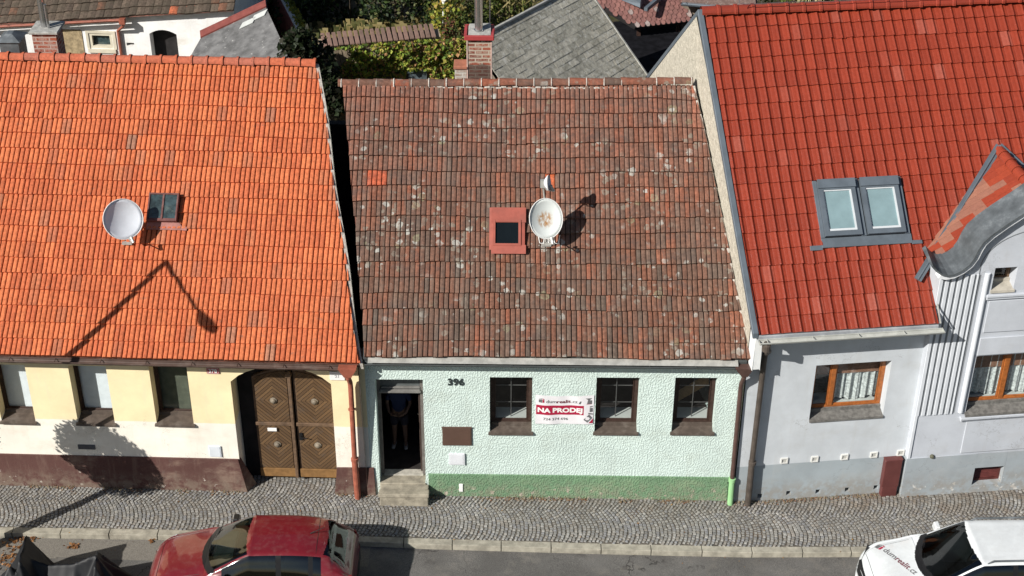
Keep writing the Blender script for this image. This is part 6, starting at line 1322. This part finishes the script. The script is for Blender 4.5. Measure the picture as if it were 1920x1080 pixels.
hatch_rows = [(0, .50, .45, .50, .30, .52, .55), (.10, .66, .60, .62, .42, .66, .68), (.35, .78, .71, .74, .52, .80, .82), (.80, .82, .74, .84, .60, .89, .91), (1.10, .83, .75, .90, .64, .93, .97), (1.22, .83, .75, .91, .64, .98, 1.02),
 (1.90, .835, .76, .95, .575, 1.33, 1.36), (2.15, .835, .76, .96, .565, 1.37, 1.41), (2.9, .835, .755, .97, .555, 1.36, 1.41), (3.42, .83, .74, .98, .535, 1.28, 1.33), (3.58, .82, .73, .98, .55, 1.15, 1.20), (3.78, .80, .71, .93, .57, .97, 1.0), (3.90, .75, .68, .80, .56, .84, .85), (3.95, .68, .6, .5, .5, .52, .53)]
M_REDP = paint('dark_red_car_paint', (.15, .007, .012)); M_WHP = paint('white_car_paint', (.64, .67, .68))
rc_, Wr, surf_r, Rr, bv = car('hatchback_car', (-6.88, -2.78, RD), radians(1.0), hatch_rows, 3.95, 'dark red hatchback with dusty roof parked at the kerb facing left', M_REDP, (M_CARGLASS, M_CARGLASSDK), (1.16, 1.92, 3.44, 3.76), (1.5, 3.35), ((2.52, 2.62), (3.12, 3.2)), 1.55)
mb = MB(); 
for sgn in (1, -1):
    mb.tube([Wr(2.56, sgn*.838, .30), Wr(2.56, sgn*.842, .55), Wr(2.56, sgn*.83, .80), Wr(2.56, sgn*.765, .95)], .006, 4); mb.tube([Wr(1.32, sgn*.834, .30), Wr(1.34, sgn*.836, .6), Wr(1.42, sgn*.76, .92)], .006, 4); mb.tube([Wr(3.2, sgn*.80, .85), Wr(3.05, sgn*.838, .55)], .006, 4)
mb.tube([surf_r(.20, y_*.1, .001) for y_ in range(-5, 6)], .006, 4); mb.tube([surf_r(.25+x_*.1, .60-.0*x_, .0) for x_ in range(0, 9)], .005, 4); mb.tube([surf_r(.25+x_*.1, -.60, .0) for x_ in range(0, 9)], .005, 4)
mb.tube([surf_r(3.25, y_*.1, .001) for y_ in range(-5, 6)], .005, 4)
obj('shut_lines', mb, M_TRIMBLK, rc_)
for sgn in (1, -1):
    mb = MB(); mb.hexa([Wr(.06, sgn*.40, .52), Wr(.34, sgn*.76, .56), Wr(.44, sgn*.74, .70), Wr(.16, sgn*.46, .64), Wr(.055, sgn*.42, .62), Wr(.30, sgn*.745, .70), Wr(.42, sgn*.70, .79), Wr(.17, sgn*.48, .70)]); obj('headlight', mb, M_LAMP, rc_)
    mb = MB(); mb.hexa([Wr(3.74, sgn*.76, .68), Wr(3.92, sgn*.66, .66), Wr(3.90, sgn*.60, .90), Wr(3.72, sgn*.70, .92), Wr(3.72, sgn*.80, .68), Wr(3.93, sgn*.74, .66), Wr(3.88, sgn*.70, .88), Wr(3.70, sgn*.76, .90)]); obj('tail_light', mb, M_TAIL, rc_)
    mb = MB(); mb.tube([Wr(2.42, sgn*.842, .76), Wr(2.28, sgn*.852, .765), Wr(2.24, sgn*.842, .765)], .014, 6); obj('door_handle', mb, M_REDP, rc_)
mb = MB(); mb.tube([surf_r(3.1, 0, .0), surf_r(3.1, 0, .0)+V3((.28, 0, .16))], [.012, .005], 6); obj('aerial', mb, M_TRIMBLK, rc_)
suv_rows = [(0, .55, .50, .60, .35, .64, .68), (.10, .72, .66, .76, .48, .82, .84), (.35, .86, .79, .90, .58, .95, .97), (.80, .90, .82, .99, .66, 1.03, 1.05), (1.02, .905, .83, 1.04, .70, 1.08, 1.10), (1.14, .91, .83, 1.06, .70, 1.12, 1.15),
 (1.86, .915, .84, 1.10, .63, 1.54, 1.58), (2.15, .915, .84, 1.12, .62, 1.60, 1.64), (3.2, .915, .83, 1.13, .61, 1.60, 1.65), (3.9, .91, .82, 1.14, .59, 1.54, 1.58), (4.15, .90, .81, 1.14, .62, 1.30, 1.34), (4.3, .88, .79, 1.05, .65, 1.10, 1.12), (4.42, .84, .76, .8, .62, .86, .88), (4.46, .78, .7, .55, .55, .58, .6)]
sv, Ws, surf_s, Rs, bvs = car('suv_car', (6.74, -2.97, gz(8)+RD), radians(1.5), suv_rows, 4.46, 'white SUV with agency web address lettering across its bonnet', M_WHP, (M_CARGLASSDK, M_CARGLASSDK), (1.08, 1.88, 3.92, 4.2), (1.5, 3.8), ((2.5, 2.62), (3.3, 3.42)), 1.58)
for sgn in (1, -1):
    mb = MB(); mb.tube([Ws(2.05, sgn*.60, 1.60), Ws(2.15, sgn*.60, 1.665), Ws(3.1, sgn*.60, 1.675), Ws(3.85, sgn*.58, 1.62), Ws(3.92, sgn*.58, 1.57)], [.012, .018, .018, .018, .012], 8); obj('roof_rail', mb, M_ZINCDK, sv)
    mb = MB(); mb.hexa([Ws(.05, sgn*.46, .64), Ws(.26, sgn*.82, .68), Ws(.40, sgn*.83, .86), Ws(.12, sgn*.58, .80), Ws(.045, sgn*.48, .76), Ws(.22, sgn*.80, .84), Ws(.38, sgn*.78, .915), Ws(.13, sgn*.60, .86)]); obj('headlight', mb, M_TRIMBLK, sv)
mb = MB(); mb.hexa([Ws(-.015, -.45, .50), Ws(-.015, .45, .50), Ws(.03, .46, .50), Ws(.03, -.46, .50), Ws(.01, -.50, .74), Ws(.01, .50, .74), Ws(.06, .5, .76), Ws(.06, -.5, .76)]); obj('grille', mb, M_TRIMBLK, sv)
mb = MB(); mb.tube([surf_s(.14, y_*.11, .001) for y_ in range(-5, 6)], .006, 4)
for s_ in (1, -1): mb.tube([surf_s(.18+x_*.1, s_*(.62+.01*x_), .0) for x_ in range(0, 9)], .004, 4)
obj('shut_lines', mb, M_GREYTXT, sv)
# bonnet lettering
T0 = Ws(.33, .66, 0); D_ = V3((.50, -.866, 0)); U_ = V3((.866, .50, 0))
def hood(a, b, d=0):
    p = T0 + D_*a + U_*b; hit = bvs.ray_cast(V3((p.x, p.y, 3)), V3((0, 0, -1))); return V3((p.x, p.y, (hit[0].z if hit[0] is not None else .9)+.006))
g_, r2 = logo(hood, .0, -.02, .15); obj('emblem', g_, bpy.data.materials['banner_grey'], sv); obj('emblem', r2, bpy.data.materials['banner_crimson'], sv)
mb = text_mb('dum', .17, lambda x, y, d: hood(.20+x, y), .002, width=.32); join(mb, text_mb('.cz', .17, lambda x, y, d: hood(.90+x, y), .002, width=.17)); obj('lettering', mb, bpy.data.materials['banner_grey'], sv)
obj('lettering', text_mb('realit', .17, lambda x, y, d: hood(.535+x, y), .003, width=.35), bpy.data.materials['banner_plum'], sv)

# covered motorcycle
segs = [((-9.17, -2.72, 1.22), (-9.12, -3.40, 1.18), 3.2), ((-9.12, -3.05, .98), (-8.75, -3.08, .78), 2.2), ((-8.75, -3.08, .78), (-8.2, -3.08, .82), 2.0), ((-8.2, -3.08, .84), (-7.82, -3.0, .98), 2.4), ((-7.82, -2.85, .95), (-7.78, -3.25, .93), 2.8), ((-9.45, -3.05, .72), (-9.5, -3.08, .70), 2.0)]
def cloth_h(x, y):
    h = RD+.03
    for a, b, k in segs:
        a = V3(a); b = V3(b); d = b-a; dd = V3((d.x, d.y, 0)); t_ = max(0, min(1, ((x-a.x)*dd.x+(y-a.y)*dd.y)/max(dd.length_squared, 1e-6))); p = a+d*t_; r = sqrt((x-p.x)**2+(y-p.y)**2)
        ang = atan2(y-p.y, x-p.x); fold = 1+.20*sin(ang*5+a.x*3)+.10*sin(ang*11+a.y*7)
        h = max(h, p.z - (k*r*fold)**.92*.82)
    return h + .012*noise.noise(V3((x*9, y*9, 2)))
mb = MB(); NX, NY = 90, 64; x0, x1, y0, y1 = -10.05, -7.2, -3.85, -2.25; Z = {}
for i in range(NX+1):
    for j in range(NY+1): x = x0+(x1-x0)*i/NX; y = y0+(y1-y0)*j/NY; Z[i, j] = V3((x, y, cloth_h(x, y)))
for i in range(NX):
    for j in range(NY):
        q = [Z[i, j], Z[i+1, j], Z[i+1, j+1], Z[i, j+1]]
        if max(p.z for p in q) > RD+.06: mb.face(q)
mo = obj('motorcycle_cover', mb, simple('black_tarpaulin', (.012, .013, .015), .55, .15, 5, spec=.35), base=(-8.6, -3.05, RD), smooth=True); tag(mo, 'black tarpaulin cover draped over a parked motorcycle in front of red car', 'motorcycle cover')

# street lamp at the kerb, just outside the frame: its shadow falls on wall and roof
LB = V3((-10.40, -1.62, RD)); lp_ = thing('street_lamp', LB, 'tall street lamp at the left edge whose arm reaches over the road', 'street lamp')
LT = LB+V3((0, 0, 7.98)); mb = MB(); mb.tube([LB, LB+V3((0, 0, 1.2)), LB+V3((0, 0, 1.25)), LT], [.105, .105, .07, .05], 14); mb.lathe(LB, (0, 0, 1), [(.18, 0), (.18, .05), (.11, .08)], 14); obj('pole', mb, M_ZINCDK, lp_)
HE = LT+V3((-.10, -1.58, .12)); mb = MB(); mb.tube([LT-V3((0, 0, .12)), LT+V3((0, 0, .02)), LT.lerp(HE, .5), HE], [.05, .045, .035, .03], 10); obj('arm', mb, M_ZINCDK, lp_)
dv = (HE-LT).normalized(); mb = MB(); sxx = dv.cross(V3((0, 0, 1))).normalized(); 
ring = []
for tq, hw, hh2 in ((-.1, .03, .03), (.05, .09, .05), (.25, .16, .08), (.45, .15, .08), (.60, .05, .04)): c = HE+dv*tq; ring.append([c+sxx*(cos(2*pi*k/12)*hw)+V3((0, 0, 1))*(sin(2*pi*k/12)*hh2) for k in range(12)])
for a, b in zip(ring, ring[1:]):
    for k in range(12): mb.face([a[k], a[(k+1) % 12], b[(k+1) % 12], b[k]])
mb.face(ring[-1]); obj('lamp_head', mb, M_ZINC, lp_, smooth=True)
# dark red round-crowned tree
c = V3((-10.50, -1.72, 2.68)); rn = random.Random(3); tt = thing('tree', (c.x+.15, c.y, RD), 'round crowned tree with dark purple red leaves at the left edge', 'tree'); mb = MB(); pts = []
for _ in range(5200):
    d = V3((rn.gauss(0, 1), rn.gauss(0, 1), rn.gauss(0, 1))).normalized(); k = .74*(rn.uniform(.55, 1.0)) * (1+.10*noise.noise(d*2.2)+.06*noise.noise(d*7)); pts.append(c+V3((d.x*k, d.y*k, d.z*k*.92)))
leaf_mb(mb, pts, .085, [(.06, .012, .016), (.045, .01, .014), (.09, .02, .02), (.03, .01, .012)], rn); obj('crown', mb, M_LEAF, tt)
mb = MB(); mb.tube([V3((c.x+.15, c.y, RD)), V3((c.x+.1, c.y, 1.4)), c], [.05, .045, .03], 8); 
for k in range(7): a = 2*pi*k/7; mb.tube([c-V3((0, 0, .5)), c+V3((cos(a)*.5, sin(a)*.5, .2))], [.02, .006], 5)
obj('trunk', mb, M_BARK, tt)
# fallen leaves and dry weeds at the wall foot
rn = random.Random(19); mb = MB()
spots = [((30, 1020), .30, 40), ((20, 1060), .35, 45), ((55, 1010), .2, 22), ((137, 1026), .12, 22), ((285, 1016), .08, 9), ((10, 1045), .2, 30), ((90, 1000), .5, 8)]
for (px, py), r, n_ in spots:
    c = atz(px, py, RD)
    for _ in range(n_): 
        p = V3((c.x+rn.gauss(0, r*.5), c.y+rn.gauss(0, r*.35), RD+.012+rn.random()*.02)); leaf_mb(mb, [p], .075, [(.26, .12, .045), (.18, .08, .03), (.33, .17, .07)], rn, up=3)
for _ in range(70):
    x = rn.uniform(-10, 9); y = rn.uniform(kerb_y(x)-.35, front_y(x)); z = gz(x)+.008 if y > kerb_y(x) else gz(x)+RD+.008; leaf_mb(mb, [V3((x, y, z))], .04, [(.26, .14, .06), (.33, .2, .08), (.16, .08, .04)], rn, up=4)
tag(obj('fallen_leaves', mb, M_LEAF, base=(-9.5, -1.8, RD)), None, None, kind='stuff')
mb = MB()
for _ in range(1500):
    x = rn.uniform(-12, 9)
    if -2.75 < x < -1.65 or -5.6 < x < -3.6: continue
    d = noise.noise(V3((x*1.3, 0, 5)))
    if d < -.12: continue
    y = front_y(x)-.06-abs(rn.gauss(0, .05)); z = gz(x)+.004; a = V3((rn.gauss(0, .6), rn.gauss(-.2, .5), 1)).normalized(); s = V3((1, rn.uniform(-.5, .5), 0)).normalized()*.006; h = rn.uniform(.02, .075); col = rn.choice([(.34, .28, .17), (.28, .18, .10), (.20, .12, .07), (.14, .16, .06), (.42, .36, .25)])
    p = V3((x, y, z)); mb.face([p-s, p+s, p+a*h+s*.4, p+a*h-s*.4], col)
    if rn.random() < .6: q = V3((x+rn.uniform(-.05, .05), y-rn.random()*.05, z+.004)); k = rn.uniform(.008, .02); mb.face([q+V3((-k, -k, 0)), q+V3((k, -k*.6, .006)), q+V3((k*.8, k, .008)), q+V3((-k, k*.7, .002))], rn.choice([(.30, .22, .14), (.24, .13, .08), (.36, .32, .25)]))
tag(obj('dry_weeds', mb, M_LEAF, base=(0, -.1, 0)), None, None, kind='stuff')
